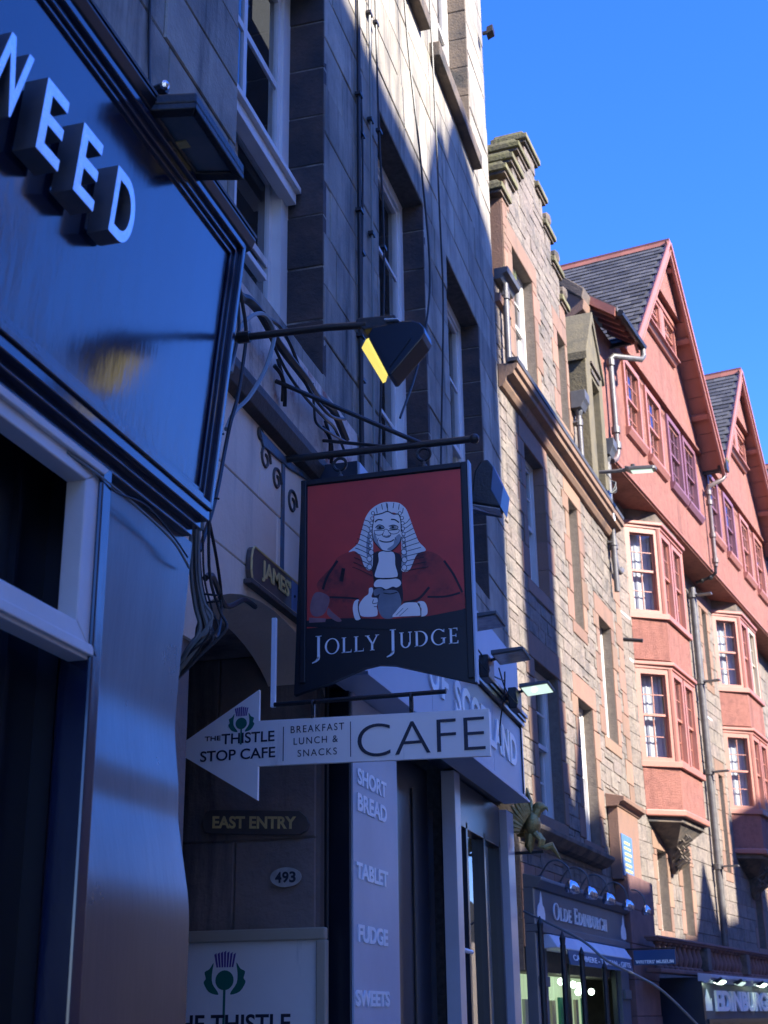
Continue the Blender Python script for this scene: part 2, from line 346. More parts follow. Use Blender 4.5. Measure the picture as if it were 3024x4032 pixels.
# ------------------------------------------------------------------ text
def text_mb(body, T, u0, u1, v0, v1, depth=.004, bold=0.0, fit=True, spacing=1.0, shear=0.0):
    """letters fitted to the box u0..u1, v0..v1; T(u, n, v) -> xyz, n is out of the surface"""
    cu = bpy.data.curves.new("t", 'FONT'); cu.body = body; cu.size = 1; cu.offset = bold; cu.space_character = spacing; cu.resolution_u = 8; cu.align_x = 'LEFT'; cu.shear = shear
    cu.extrude = .5
    o = bpy.data.objects.new("t", cu); C.objects.link(o)
    dg = bpy.context.evaluated_depsgraph_get(); me = bpy.data.meshes.new_from_object(o.evaluated_get(dg))
    xs = [v.co.x for v in me.vertices]; ys = [v.co.y for v in me.vertices]
    x0, x1, y0, y1 = min(xs), max(xs), min(ys), max(ys)
    vs = [T(u0 + (v.co.x - x0) / (x1 - x0) * (u1 - u0), (v.co.z + .5) * depth, v0 + (v.co.y - y0) / (y1 - y0) * (v1 - v0)) for v in me.vertices]
    fs = [tuple(p.vertices) for p in me.polygons]
    bpy.data.objects.remove(o); bpy.data.curves.remove(cu); bpy.data.meshes.remove(me)
    mb = MB(); mb.v = [tuple(p) for p in vs]; mb.f = fs; return mb
def earc(cx, cy, rx, ry, tx, ty, a0, a1, n=22):
    ps = []
    for i in range(n):
        q = []
        for a in (a0 + (a1 - a0) * i / n, a0 + (a1 - a0) * (i + 1) / n):
            ca, sa = math.cos(rad(a)), math.sin(rad(a)); q.append(((cx + rx * ca, cy + ry * sa), (cx + (rx - tx) * ca, cy + (ry - ty) * sa)))
        ps.append([q[0][0], q[1][0], q[1][1], q[0][1]])
    return ps
def rct(x0, x1, y0, y1): return [(x0, y0), (x1, y0), (x1, y1), (x0, y1)]
def stemser(x, w_=.13, lo=0, hi=1, s=.07):
    return [rct(x, x + w_, lo, hi), rct(x - s, x + w_ + s, lo, lo + .04), rct(x - s, x + w_ + s, hi - .04, hi)]
def serif(ch):
    S_ = .13; H = .055
    if ch == 'I': return stemser(.08), .30
    if ch == 'L': return stemser(.08) + [rct(.15, .56, 0, H), [(.50, 0), (.60, 0), (.60, .22), (.555, .05)]], .62
    if ch == 'J': return [rct(.10, .23, -.12, 1), rct(.02, .31, .96, 1), [(.23, -.12), (.10, -.12), (.02, -.30), (-.14, -.42), (-.16, -.38), (.0, -.28)], [(.10, -.12), (.23, -.12), (.20, -.25), (.06, -.36), (-.14, -.42), (-.0, -.30)]], .34
    if ch == 'O': return earc(.46, .5, .45, .52, .12, .05, 0, 360, 30), .92
    if ch == 'Y': return [[(.0, 1), (.14, 1), (.42, .48), (.42, .36), (.34, .40)], [(.66, 1), (.73, 1), (.45, .40), (.37, .44)], rct(.31, .44, 0, .46), rct(.24, .51, 0, .04), rct(-.06, .22, .96, 1), rct(.56, .80, .96, 1)], .78
    if ch == 'U': return [rct(.08, .21, .3, 1), rct(.01, .28, .96, 1), rct(.62, .68, .3, 1), rct(.54, .76, .96, 1)] + earc(.38, .32, .30, .34, .12, .06, 180, 360, 16), .78
    if ch == 'D': return stemser(.08) + earc(.30, .5, .50, .50, .13, .05, -90, 90, 20) + [rct(.12, .31, 0, .05), rct(.12, .31, .95, 1)], .86
    if ch == 'G': return earc(.46, .5, .45, .52, .12, .05, 42, 325, 26) + [rct(.70, .83, .08, .42), rct(.60, .90, .40, .44), [(.76, .80), (.80, .78), (.80, .99), (.77, .99)]], .92
    if ch == 'E': return stemser(.08) + [rct(.15, .50, .95, 1), rct(.15, .44, .49, .54), rct(.15, .52, 0, H), [(.46, 1), (.53, 1), (.53, .82), (.505, .82)], [(.42, .62), (.46, .62), (.46, .42), (.42, .42)], [(.48, 0), (.57, 0), (.57, .20), (.535, .20)]], .60
    if ch == 'N': return [rct(.10, .16, 0, 1), rct(.03, .24, 0, .04), rct(.0, .18, .96, 1), rct(.68, .74, 0, 1), rct(.60, .82, .96, 1), [(.06, 1), (.20, 1), (.74, .0), (.68, -.02)]], .84
    if ch == 'B': return stemser(.08) + earc(.28, .76, .26, .24, .11, .05, -90, 90, 12) + earc(.30, .26, .30, .27, .12, .05, -90, 90, 12) + [rct(.12, .29, .95, 1), rct(.12, .30, .49, .53), rct(.12, .31, -.01, .05)], .64
    if ch == 'R': return stemser(.08) + earc(.28, .74, .27, .26, .12, .05, -90, 90, 12) + [rct(.12, .29, .95, 1), rct(.12, .29, .48, .53), [(.26, .50), (.40, .50), (.72, .02), (.56, 0)], rct(.58, .78, 0, .04)], .72
    if ch == 'H': return stemser(.08) + stemser(.58) + [rct(.2, .6, .49, .54)], .80
    return [], .3
def serif_mb(body, T, u0, u1, v0, cap, small=.78, depth=.003):
    """capital first letters, small capitals after them"""
    polys = []; x = 0; first = True; prevj = False
    for ch in body:
        if ch == ' ': x += .42; first = True; continue
        k = 1.0 if first else small
        ps, adv = serif(ch)
        polys += [[(x + p[0] * k, p[1] * k) for p in q] for q in ps]; x += (adv + .13) * k; first = False
    mb = MB(); sx = (u1 - u0) / (x - .1)
    for q in polys:
        n = len(q); a = [T(u0 + p[0] * sx, 0, v0 + p[1] * cap) for p in q]; b = [T(u0 + p[0] * sx, depth, v0 + p[1] * cap) for p in q]
        mb.add(a + b, [tuple(range(n, 2 * n))] + [(i, (i + 1) % n, n + (i + 1) % n, n + i) for i in range(n)])
    return mb
def flat(polys, T, n0, n1):
    mb = MB()
    for q in polys:
        n = len(q); a = [T(p[0], n0, p[1]) for p in q]; b = [T(p[0], n1, p[1]) for p in q]
        mb.add(a + b, [tuple(range(n, 2 * n))] + [(i, (i + 1) % n, n + (i + 1) % n, n + i) for i in range(n)])
    return mb
def smoothpoly(pts, k=4):
    P = [Vector((*p, 0)) for p in pts]; n = len(P); Q = []
    for i in range(n):
        p0, p1, p2, p3 = P[(i - 1) % n], P[i], P[(i + 1) % n], P[(i + 2) % n]
        for j in range(k):
            t = j / k; v = .5 * ((2 * p1) + (-p0 + p2) * t + (2 * p0 - 5 * p1 + 4 * p2 - p3) * t * t + (-p0 + 3 * p1 - 3 * p2 + p3) * t ** 3); Q.append((v.x, v.y))
    return Q
def stroke(pts, w_, k=5):
    P = [Vector((*p, 0)) for p in pts]; Q = []
    for i in range(len(P) - 1):
        p0 = P[max(i - 1, 0)]; p1 = P[i]; p2 = P[i + 1]; p3 = P[min(i + 2, len(P) - 1)]
        for j in range(k):
            t = j / k; Q.append(.5 * ((2 * p1) + (-p0 + p2) * t + (2 * p0 - 5 * p1 + 4 * p2 - p3) * t * t + (-p0 + 3 * p1 - 3 * p2 + p3) * t ** 3))
    Q.append(P[-1]); out = []
    for i in range(len(Q) - 1):
        d = (Q[i + 1] - Q[i]); d = d.normalized() if d.length > 0 else Vector((1, 0, 0)); q = Vector((-d.y, d.x, 0)) * w_ / 2; e = d * w_ * .15
        a, b = Q[i] - e, Q[i + 1] + e
        out.append([((a + q).x, (a + q).y), ((a - q).x, (a - q).y), ((b - q).x, (b - q).y), ((b + q).x, (b + q).y)])
    return out
def oval(cx, cy, rx, ry, n=20, rot=0):
    return [(cx + rx * math.cos(a) * math.cos(rot) - ry * math.sin(a) * math.sin(rot), cy + rx * math.cos(a) * math.sin(rot) + ry * math.sin(a) * math.cos(rot)) for a in [2 * math.pi * i / n for i in range(n)]]

# ------------------------------------------------------------------ windows
def FT(u, n, z): return (n, u, z)             # along the front, outwards, up -> building space
def seg_T(p0, p1):
    """p0, p1 = (off, s) ends of a wall face in plan, seen from outside p0 is the left end"""
    a = Vector((p0[0], p0[1])); b = Vector((p1[0], p1[1])); d = (b - a).normalized(); n = Vector((d.y, -d.x))
    if n.x < 0 and abs(n.x) > .01: n = -n
    return (lambda u, nn, z: (a.x + d.x * u + n.x * nn, a.y + d.y * u + n.y * nn, z)), (b - a).length
def window(root, T, u0, u1, z0, z1, n, m, cols=2, rows=2, fw=.07, sw=.045, mun=.018, proud=0.0, depth=.10, blind=None, meet=None, lower=True, name='window', raise_=0.0):
    """timber sash window: box frame, two sashes with glazing bars, panes of glass, sill"""
    f = MB(T)
    for a, b, c, d in ((u0, u0 + fw, z0, z1), (u1 - fw, u1, z0, z1), (u0 + fw, u1 - fw, z1 - fw, z1), (u0 + fw, u1 - fw, z0, z0 + fw * .7)):
        f.box(*((a, b, n - depth, n + proud, c, d)))
    zm = meet if meet else (z0 + z1) / 2
    def sash(a, b, c, d, nn):
        f.box(a, a + sw, nn - .03, nn, c, d); f.box(b - sw, b, nn - .03, nn, c, d)
        f.box(a + sw, b - sw, nn - .03, nn, c, c + sw); f.box(a + sw, b - sw, nn - .03, nn, d - sw, d)
        for i in range(1, cols):
            x = a + sw + (b - a - 2 * sw) * i / cols; f.box(x - mun / 2, x + mun / 2, nn - .026, nn - .004, c + sw, d - sw)
        for i in range(1, rows):
            y = c + sw + (d - c - 2 * sw) * i / rows; f.box(a + sw, b - sw, nn - .024, nn - .006, y - mun / 2, y + mun / 2)
    # MB.box takes x,y,z ranges; T turns (u, n, z) into building space
    a, b = u0 + fw * .8, u1 - fw * .8
    sash(a, b, zm - sw / 2, z1 - fw * .8, n - .02)
    sash(a, b, z0 + fw * .5 + raise_, zm + sw / 2, n - .06)
    o = obj(name, f, m, root)
    for (c, d, nn) in ((zm, z1 - fw, n - .036), (z0 + fw + raise_, zm, n - .076)):
        g = MB(T); g.add([(a + sw * .5, nn, c), (b - sw * .5, nn, c), (b - sw * .5, nn, d), (a + sw * .5, nn, d)], [(0, 1, 2, 3)])
        obj('pane', g, M['glass'], o)
    if blind:
        g = MB(T); k = 14; vs = []
        for i in range(k + 1):
            x = a + (b - a) * i / k; dd = n - .17 + .012 * math.sin(i * 2.3)
            vs += [(x, dd, z0 + .03), (x, dd, z1 - .05)]
        g.add(vs, [(2 * i, 2 * i + 2, 2 * i + 3, 2 * i + 1) for i in range(k)]); obj('curtain_or_reflection_sheet', g, M[blind if isinstance(blind, str) else 'blind'], o)  # net curtain, but in the bays an added sheet imitating reflections
    return o

# ================================================================== STREET
def ground():
    mb = MB(); zz = lambda y: 0 if y < 8 else -(y - 8) * .05
    ys = [-60, 0, 8, 60, 400]
    for i in range(len(ys) - 1):
        a, b = ys[i], ys[i + 1]; mb.add([(-300, a, zz(a) - .14), (300, a, zz(a) - .14), (300, b, zz(b) - .14), (-300, b, zz(b) - .14)], [(0, 1, 2, 3)])
    tag(obj('ground', mb, M['asphalt']), kind='structure')
    for nm, x0, x1 in (('pavement', -2.6, 1.6), ('pavement', 12.2, 15.4)):
        mb = MB(); z0 = MB()
        for i in range(0, 3):
            a, b = ys[i], ys[i + 1]; 
            mb.add([(x0, a, zz(a)), (x1, a, zz(a)), (x1, b, zz(b)), (x0, b, zz(b)), (x0, a, zz(a) - .2), (x1, a, zz(a) - .2), (x1, b, zz(b) - .2), (x0, b, zz(b) - .2)], [(0, 1, 2, 3), (1, 5, 6, 2), (0, 3, 7, 4), (0, 4, 5, 1)])
        tag(obj(nm, mb, M['paving']), kind='structure')
ground()

# ================================================================== NEAR TENEMENT (dark ashlar)
T1 = thing('tenement', 'tall soot stained ashlar tenement with deep window reveals and thin cables down its front', 'building', (-2.3, 0, 0))
rnd = random.Random(3)
W1 = [(5.55, 7.0, 5.2, 8.03), (8.28, 9.67, 5.2, 8.03), (10.5, 11.9, 5.2, 8.03), (2.8, 4.0, 5.6, 8.03)]
U1 = [(8.28, 9.67, 10.02, 12.8), (10.5, 11.9, 10.02, 12.8), (5.55, 7.0, 10.02, 12.8)]
band = (2.0, 7.67, 3.0, 5.08)
H = .369
rc = courses(2.0, 12.85, 5.08 - H * 3, 5.08 + H * 30, H, H, .62, 1.15, rnd)
rc = sub_rects(rc, W1 + U1 + [band])
lay_stones(T1, 'ashlar_block', rc, 0.0, M['ashlar'], rnd, gap=.008, depth=.12, ch=.006, jit=.0022, proud=.004)
bk = sub_rects([(2.0, 12.849, 3.6, 16.1)], W1 + U1 + [(5.2, 6.95, 3.0, 3.62)])
mb = MB()
for a, b, c, d in bk: mb.box(-.30, -.009, a, b, c, d)
obj('wall', mb, M['mortar'], T1)
# right-hand reveals, one stone to each course
for (a, b, c, d), mm in [(h, 'sootyshade') for h in W1[:3]] + [(h, 'greystone') for h in U1[:2]]:  # shade put into the colour: darker brown stone below, greyer in the sunlit row
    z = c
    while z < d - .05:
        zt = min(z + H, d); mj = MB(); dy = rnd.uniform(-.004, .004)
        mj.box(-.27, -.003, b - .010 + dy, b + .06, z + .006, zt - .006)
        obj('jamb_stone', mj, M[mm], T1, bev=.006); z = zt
    mj = MB().box(-.268, -.012, b - .002, b + .05, c, d); obj('jamb_joint', mj, M['lightmortar'] if mm == 'sootyshade' else M['mortar'], T1)
for h in W1[:3]:
    window(T1, FT, h[0], h[1], h[2], h[3], -.235 if h[0] < 6 else -.18, M['whiteold'], 2, 2, fw=.13 if h[0] < 6 else .10, sw=.075 if h[0] < 6 else .055, mun=.05 if h[0] < 6 else .03, depth=.10, meet=6.5 if h[0] < 6 else None, name='window')
for h in U1[:2]:
    window(T1, FT, h[0], h[1], h[2], h[3], -.20, M['white'], 2, 2, fw=.10, sw=.05, depth=.10, name='window')
# projecting white sill board and meeting rail of the nearest window
mb = MB().box(-.25, -.14, 5.60, 6.97, 6.46, 6.50).box(-.25, -.17, 5.60, 6.96, 6.38, 6.46); obj('window_rail', mb, M['whiteold'], T1, bev=.004)
mb = MB().box(-.25, -.20, 5.58, 6.55, 5.62, 5.66); obj('window_rail', mb, M['whiteold'], T1, bev=.004)
for h in U1[:2]:
    mb = MB().box(-.02, .10, h[0] - .42 if h[0] > 10 else h[0] - .12, h[1] + .06, 9.86, 10.02); obj('sill', mb, M['greystone'], T1, bev=.01)
mb = MB().box(-1.3, -1.2, 1.0, 12.8, 0, 16); obj('room', mb, M['dark'], T1)
mb = MB().box(-9, .12, -4, 12.849, 16.1, 16.5); obj('roof', mb, M['lead'], T1)
obj('side_wall', MB().box(-9, -.302, 12.7, 12.848, 0, 16.1), M['mortar'], T1); obj('back_wall', MB().box(-9, -8.8, -4, 12.7, 0, 16.1), M['mortar'], T1); obj('wall_end', MB().box(-.31, -.002, -4, 2.0, 0, 16.1), M['mortar'], T1)
# painted ground-floor wall with the flat arch of the pend
arch = [(6.15 + .95 * math.cos(t), 3.11 + .40 * math.sin(t)) for t in [math.pi * i / 20 for i in range(21)]]
poly = [(7.10, 3.11)] + [(s, z) for s, z in arch] + [(4.2, 3.11), (4.2, 3.62), (7.10, 3.62)]
mb = MB().prism([(-.30, s, z) for s, z in poly], (.318, 0, 0)); obj('arch_spandrel', mb, M['cream'], T1)
lay_stones(T1, 'painted_block', [(a, b, c, d) for a, b, c, d in courses(3.6, 7.1, 3.625, 4.42, .40, .40, .8, 1.2, rnd)], .018, M['cream'], rnd, gap=.004, depth=.05, ch=.005, proud=.001)
mb = MB().box(-.25, .012, 3.6, 7.1, 3.62, 4.44); obj('painted_wall', mb, M['brownpaint'], T1)
mb = MB().prism([(0, 3.6, 4.40), (.07, 3.6, 4.42), (.10, 3.6, 4.48), (.10, 3.6, 4.52), (.055, 3.6, 4.55), (.045, 3.6, 4.60), (0, 3.6, 4.62)], (0, 4.07, 0)); obj('string_course', mb, M['brownpaint'], T1, bev=.004)
mb = MB().box(-.25, .006, 3.6, 7.67, 4.62, 5.09); obj('plaster_band', mb, M['peel'], T1)
# pend passage: side walls, vault
mb = MB().box(-5.5, -.30, 5.0, 5.19, 0, 3.6).box(-5.5, -5.3, 5.0, 7.2, 0, 3.6).box(-5.5, -.305, 5.19, 6.95, 3.50, 3.60).box(-.30, .0, 4.2, 5.2, 0, 3.11); obj('pend_passage', mb, M['pendwall'], T1)
def FY(y):                      # faces that look back up the street, in T1 space: u = off, n = towards the camera
    return lambda u, n, z: (u, y - n, z)
Tp = FY(6.95)
rr = courses(-5.3, -.02, 0.0, 3.6, .50, .50, .7, 1.3, rnd)
for (a, b, c, d) in rr:
    if b < -1.6 or d < 1.2: continue
    v, f = block_verts(b - a - .008, d - c - .008, .1, .006, 0, rnd)
    mb = MB().add([((a + b) / 2 + p[1], 6.95 - p[0], (c + d) / 2 + p[2]) for p in v], [q[::-1] for q in f]); obj('pend_stone', mb, M['pendwall'], T1)
mb = MB().box(-5.3, -.0, 6.962, 7.4, 0, 3.6); obj('pend_side_wall', mb, M['pendwall'], T1)

# things on the near tenement
def cable(name, pts, r, label, mat_='cable', sm=6, cat='cable', group=None, loc=None, clips=None):
    o = obj(name, MB().tube(pts, r, 6, sm), M[mat_], smooth=True); tag(o, label, cat, group); 
    return o
def clipped(pts, r, label, mat_, nm='wall_cable'):
    t = thing(nm, label, 'cable', pts[0], 0, 'cables running down the dark ashlar front'); L0 = Vector(pts[0])
    obj('cable_run', MB().tube([Vector(p) - L0 for p in pts], r, 6, 6), M[mat_], t, smooth=True)
    z = pts[0][2] - .5; 
    while z > pts[-1][2]:
        for i in range(len(pts) - 1):
            if pts[i][2] >= z >= pts[i + 1][2]:
                k = (pts[i][2] - z) / (pts[i][2] - pts[i + 1][2]); p = Vector(pts[i]).lerp(Vector(pts[i + 1]), k) - L0
                obj('clip', MB().box(p.x - .02, p.x + r + .006, p.y - .03, p.y + .035, p.z - .012, p.z + .012), M['iron'], t); break
        z -= .95
    return t
x = -2.275
clipped([(x, 7.70, 12.0), (x, 7.71, 9.0), (x, 7.69, 7.0), (x, 7.70, 4.7)], .017, 'thickest black cable, clipped straight down the ashlar left of the second window', 'cable')
clipped([(x, 7.74, 7.9), (x + .01, 7.75, 7.2), (x, 7.73, 6.0), (x, 7.74, 4.7)], .009, 'thin black cable tight against the right of the thickest one', 'cable')
clipped([(x, 8.00, 12.0), (x, 8.0, 9.0), (x, 8.0, 7.0), (x, 7.98, 4.7)], .010, 'pale grey cable between the two black ones left of the second window', 'cablegrey')
clipped([(x, 8.1, 12.0), (x + .02, 8.12, 8.2), (x + .03, 8.2, 6.7), (x, 8.12, 5.2), (x, 8.1, 4.7)], .009, 'slim black cable edging the left jamb of the second window', 'cable')
cable('loose_cable', [(x, 8.75, 12.0), (x + .04, 8.95, 9.4), (x + .10, 9.12, 8.0), (x + .13, 9.18, 7.0), (x + .08, 8.95, 6.2), (x + .02, 8.6, 5.6)], .009, 'slack thin cable swinging in front of the second window opening', 'cable')
cable('loose_cable', [(x, 9.9, 12.2), (x + .02, 10.0, 9.9), (x + .03, 10.05, 8.2), (x + .02, 10.12, 7.3), (x, 9.98, 6.0), (x, 9.8, 4.9)], .009, 'thin black cable hanging on the ashlar pier between second and third windows', 'cable')
cable('loose_cable', [(x, 4.45, 7.5), (x, 4.44, 6.4), (x, 4.50, 5.4), (-2.0, 4.2, 4.75), (-1.72, 3.7, 4.35)], .007, 'thin cable dropping to the big floodlight above the pub sign', 'cable')
t = thing('wall_sensor', 'small white domed sensor on the dark wall above the blue pub sign', 'sensor', (-2.24, 4.12, 5.2))
obj('housing', MB().ball((0, 0, 0), .06, 14, (1, 1, 1.1)), M['white'], t, smooth=True); obj('back_plate', MB().box(-.06, -.02, -.07, .07, -.07, .07), M['white'], t, bev=.008)
t = thing('eaves_floodlight', 'small dark floodlight sticking out high on the tenement corner against the sky', 'lamp', (-2.2, 12.6, 12.1))
obj('bracket', MB().box(-.1, .05, -.03, .03, -.03, .03), M['iron'], t); t.scale = (.5, .5, .6); obj('lamp_head', MB().prism([(.0, -.12, -.10), (.16, -.12, -.04), (.16, -.12, .10), (.02, -.12, .06)], (0, .24, 0)), M['iron'], t, bev=.006)

# ================================================================== PUB SHOPFRONT
P = thing('pub_shopfront', 'navy gloss pub shopfront with leaning fascia, steel letters and a pale framed window', 'shopfront', (-1.7, 3.2, 0))
def PL(u, n, z): return (n, u - 3.2, z)                     # u = street position, n = out from x -1.7
ZB, ZT, XT, XB = 3.15, 4.12, .115, .02                     # fascia bottom/top and how far it leans out
S0, S1 = -3.0, 3.86
def lean(u, n, z):
    k = (z - ZB) / (ZT - ZB); return (XB + (XT - XB) * k + n, u - 3.2, z)
mb = MB(lean).box(S0, S1 - .07, -.10, 0, ZB + .03, ZT - .03); obj('fascia_panel', mb, M['navy'], P)
mb = MB(lean)                                               # stepped frame round the fascia
for n0, n1, w0, w1 in ((-.1, .035, 0, .022), (-.1, .02, .022, .045), (-.1, .010, .045, .062)):
    mb.box(S0, S1 - w0, n0, n1, ZT - w1, ZT - w0); mb.box(S0, S1 - w0, n0, n1, ZB + w0, ZB + w1); mb.box(S1 - w1, S1 - w0, n0, n1, ZB + w0, ZT - w0)
obj('fascia_frame', mb, M['navy'], P, bev=.003)
mb = MB(PL).prism([(S0, -.6, ZT + .075), (S0, .10, ZT), (S0, .145, ZT + .005), (S0, .16, ZT + .045), (S0, .155, ZT + .06), (S0, .05, ZT + .085), (S0, -.6, ZT + .16)], (0, 0, 0)) if False else MB()
for sgn in (0,):
    pr = [(-.6, ZT + .0), (.12, ZT + .0), (.15, ZT + .012), (.165, ZT + .045), (.16, ZT + .06), (-.6, ZT + .16)]
    mb.prism([PL(S0, a, b) for a, b in pr], Vector((0, S1 + .05 - S0, 0)))
obj('cornice', mb, M['navydark'], P, bev=.003)
mb = MB().prism([PL(S0, a, b) for a, b in [(-.6, ZT + .165), (.158, ZT + .064), (.166, ZT + .058), (.168, ZT + .066), (-.6, ZT + .178)]], Vector((0, S1 + .055 - S0, 0))); obj('lead_flashing', mb, M['shopgrey'], P)
mb = MB(PL).box(S0, S1, -.6, .045, ZB - .035, ZB).box(S0, S1 - .01, -.6, .02, ZB - .06, ZB - .035).box(S0, S1 - .02, -.6, -.005, ZB - .085, ZB - .06); obj('fascia_sill', mb, M['navy'], P, bev=.003)
# gloss pilaster at the end of the front, its panel and rebated edge
def bow(z):                     # the sheet facing of the pilaster is bowed, so it mirrors sky at mid height
    pts_ = [(0, 0), (1.86, 0), (1.98, -.18), (2.16, -.18), (2.20, -.02), (2.26, -.02), (2.30, -.14), (2.41, -.12), (2.50, .03), (2.7, .07), (3.2, .07)]
    s = 0
    for i in range(len(pts_) - 1):
        (z0, a0), (z1, a1) = pts_[i], pts_[i + 1]
        if z <= z0: break
        k = min(z, z1); ak = a0 + (a1 - a0) * (k - z0) / (z1 - z0); s += (a0 + ak) / 2 * (k - z0)
    return s
b0_ = bow(1.8)
mb = MB(); zs = [0, .8, 1.5] + [1.55 + .02 * i for i in range(50)] + [2.6, 2.7, 2.8, 2.9, 3.0, 3.07]; us = [3.21, 3.35, 3.5, 3.65, 3.915]
vs = [PL(u, -.002 + bow(z) - b0_ + .0012 * math.sin(u * 31 + z * 7), z) for z in zs for u in us]; nu = len(us)
fs = [(j * nu + i, j * nu + i + 1, (j + 1) * nu + i + 1, (j + 1) * nu + i) for j in range(len(zs) - 1) for i in range(nu - 1)]
mb.add(vs, fs); obj('pilaster_facing', mb, M['navypil'], P, smooth=True)
mb = MB(PL).box(3.21, 3.90, -.6, -.10, 0, ZB - .08); obj('pilaster', mb, M['navydark'], P)
mb = MB(PL).box(3.185, 3.245, -.085, .012, 0, 3.06); obj('pilaster_bead', mb, M['navy'], P, bev=.008)
mb = MB(PL).box(3.885, 3.912, -.6, -.085, 0, ZB - .085); obj('pilaster_bead', mb, M['navydark'], P, bev=.006)
mb = MB(PL).box(S0, 3.21, -.6, -.16, 0, ZB - .08); obj('dark_window', mb, M['navydark'], P)
for u in (2.1, 2.62, 3.02): obj('glazing_bar', MB(PL).box(u, u + .018, -.16, -.14, 0, 3.05), M['navydark'], P)
# pale moulded frame round the fanlight
def frame_piece(name, pts):
    mb = MB()
    for n0, n1, (ua, ub, va, vb) in pts: mb.prism([PL(u, n0, v) for u, v in ((ua[0], ua[1]), (ub[0], ub[1]), (vb[0], vb[1]), (va[0], va[1]))], Vector((n1 - n0, 0, 0)))
    return obj(name, mb, M['framepaint'], P, bev=.004)
zo, zi, uo, ui, zb, zbi = 3.06, 2.985, 3.235, 3.115, 2.50, 2.59
frame_piece('frame_rail', [(-.06, .0, ((S0, zo), (uo, zo), (S0, zi), (ui, zi))), (0, .014, ((S0, zo - .008), (uo - .01, zo - .008), (S0, zo - .034), (uo - .045, zo - .034)))])
frame_piece('frame_rail', [(-.06, .0, ((S0, zbi), (ui, zbi), (S0, zb), (uo, zb))), (0, .012, ((S0, zb + .04), (uo - .05, zb + .04), (S0, zb + .01), (uo - .012, zb + .01)))])
frame_piece('frame_post', [(-.06, .0, ((ui, zi), (uo, zo), (ui, zbi), (uo, zb)))])
for k, (ch, ua, ub) in enumerate((('W', 2.235, 2.425), ('E', 2.495, 2.605), ('E', 2.685, 2.795), ('D', 2.885, 3.012))):
    z0, z1 = 3.606, 3.806
    TL = lambda u, n, z: lean(u, .012 + n, z)
    l = obj('letter', text_mb(ch, TL, ua, ub, z0, z1, .062, .012), M['steelside'], P)
    obj('letter_face', text_mb(ch, lambda u, n, z: lean(u, .0745 + n, z), ua, ub, z0, z1, .002, .012), M['steel'], l)
obj('conduit', MB().tube([PL(3.945, .03, 4.05), PL(3.94, .0, 3.6), PL(3.935, -.02, 3.12)], .012, 6), M['cablegrey'], P, smooth=True)

# cable hooked across the pilaster
cable('hook_cable', [(-1.70, 3.0, 3.02), (-1.69, 3.19, 3.015), (-1.69, 3.40, 3.01), (-1.695, 3.66, 2.995), (-1.70, 3.77, 2.97), (-1.72, 3.86, 2.965)], .0042, 'thin cable running from the pale window frame across the gloss pilaster', 'cablegrey')
cable('hook_cable', [(-1.70, 3.1, 3.03), (-1.685, 3.25, 3.00), (-1.685, 3.45, 3.03), (-1.69, 3.66, 3.005), (-1.70, 3.80, 2.98)], .003, 'second thinner cable twisted above the one crossing the gloss pilaster', 'cable')

# bundle of cables down the end of the shopfront
t = thing('cable_bundle', 'thick messy bundle of black and grey cables hanging at the pub corner', 'cables', (-1.86, 4.2, 3.0))
for i in range(14):
    a = R_.uniform(-.035, .035); b = R_.uniform(-.04, .05); top = R_.uniform(3.9, 4.5) if i % 3 else 3.3
    pts = [(-1.86 + a, 4.18 + b, top), (-1.85 + a, 4.2 + b * .6, 3.5), (-1.84 + a * .8, 4.2 + b, 3.1), (-1.82 + a, 4.22 + b * 1.5, 2.95), (-1.80 + a * 1.2, 4.23 + b * 1.3, 2.86 + R_.uniform(-.02, .03)), (-1.85 + a * .4, 4.2 + b, 2.76 + R_.uniform(0, .05)), (-1.92, 4.2, 2.66 + R_.uniform(0, .06))]
    obj('cable_strand', MB().tube([Vector(p) - t.location for p in pts], R_.choice((.004, .006, .008)), 6, 6), M['cable' if i % 4 else 'cablegrey'], t, smooth=True)
for i in range(8):
    z = R_.uniform(2.95, 4.0); a = R_.uniform(-1, 1)
    obj('cable_tie', MB().tube([Vector((.03, .02, z - 3.0)), Vector((.075 + R_.uniform(0, .03), .03, z - 3.0 + a * .015))], .004, 5), M['cable'], t)
cb = 'cables looping between the pub corner and the painted wall'
cable('cable_loop', [(-2.0, 4.55, 4.5), (-2.05, 4.9, 4.72), (-2.2, 5.39, 4.86), (-2.2, 5.53, 4.9), (-2.2, 5.68, 4.91), (-2.2, 5.87, 4.88), (-2.2, 6.06, 4.87), (-2.2, 6.39, 4.87), (-2.22, 6.64, 4.88), (-2.22, 6.92, 4.93), (-2.25, 7.28, 4.89)], .024, 'thickest black cable bundle swagging across the peeling plaster band', group=cb)
cable('cable_loop', [(-2.15, 5.2, 4.35), (-2.15, 5.26, 4.54), (-2.15, 5.32, 4.65), (-2.15, 5.48, 4.79), (-2.15, 5.63, 4.86), (-2.15, 5.75, 4.83), (-2.15, 5.72, 4.72), (-2.15, 5.62, 4.55), (-2.15, 5.43, 4.33), (-2.15, 5.26, 4.18), (-2.1, 5.05, 4.0)], .011, 'grey cable bent in a round loop over the peeling plaster', 'cablegrey', group=cb)
cable('cable_loop', [(-2.15, 5.6, 4.86), (-2.2, 5.76, 4.93), (-2.2, 5.97, 4.98), (-2.2, 6.15, 4.95), (-2.2, 6.3, 4.88), (-2.2, 6.48, 4.83), (-2.2, 6.81, 4.84), (-2.2, 7.1, 4.94)], .010, 'black cable arching highest over the plaster band', group=cb)
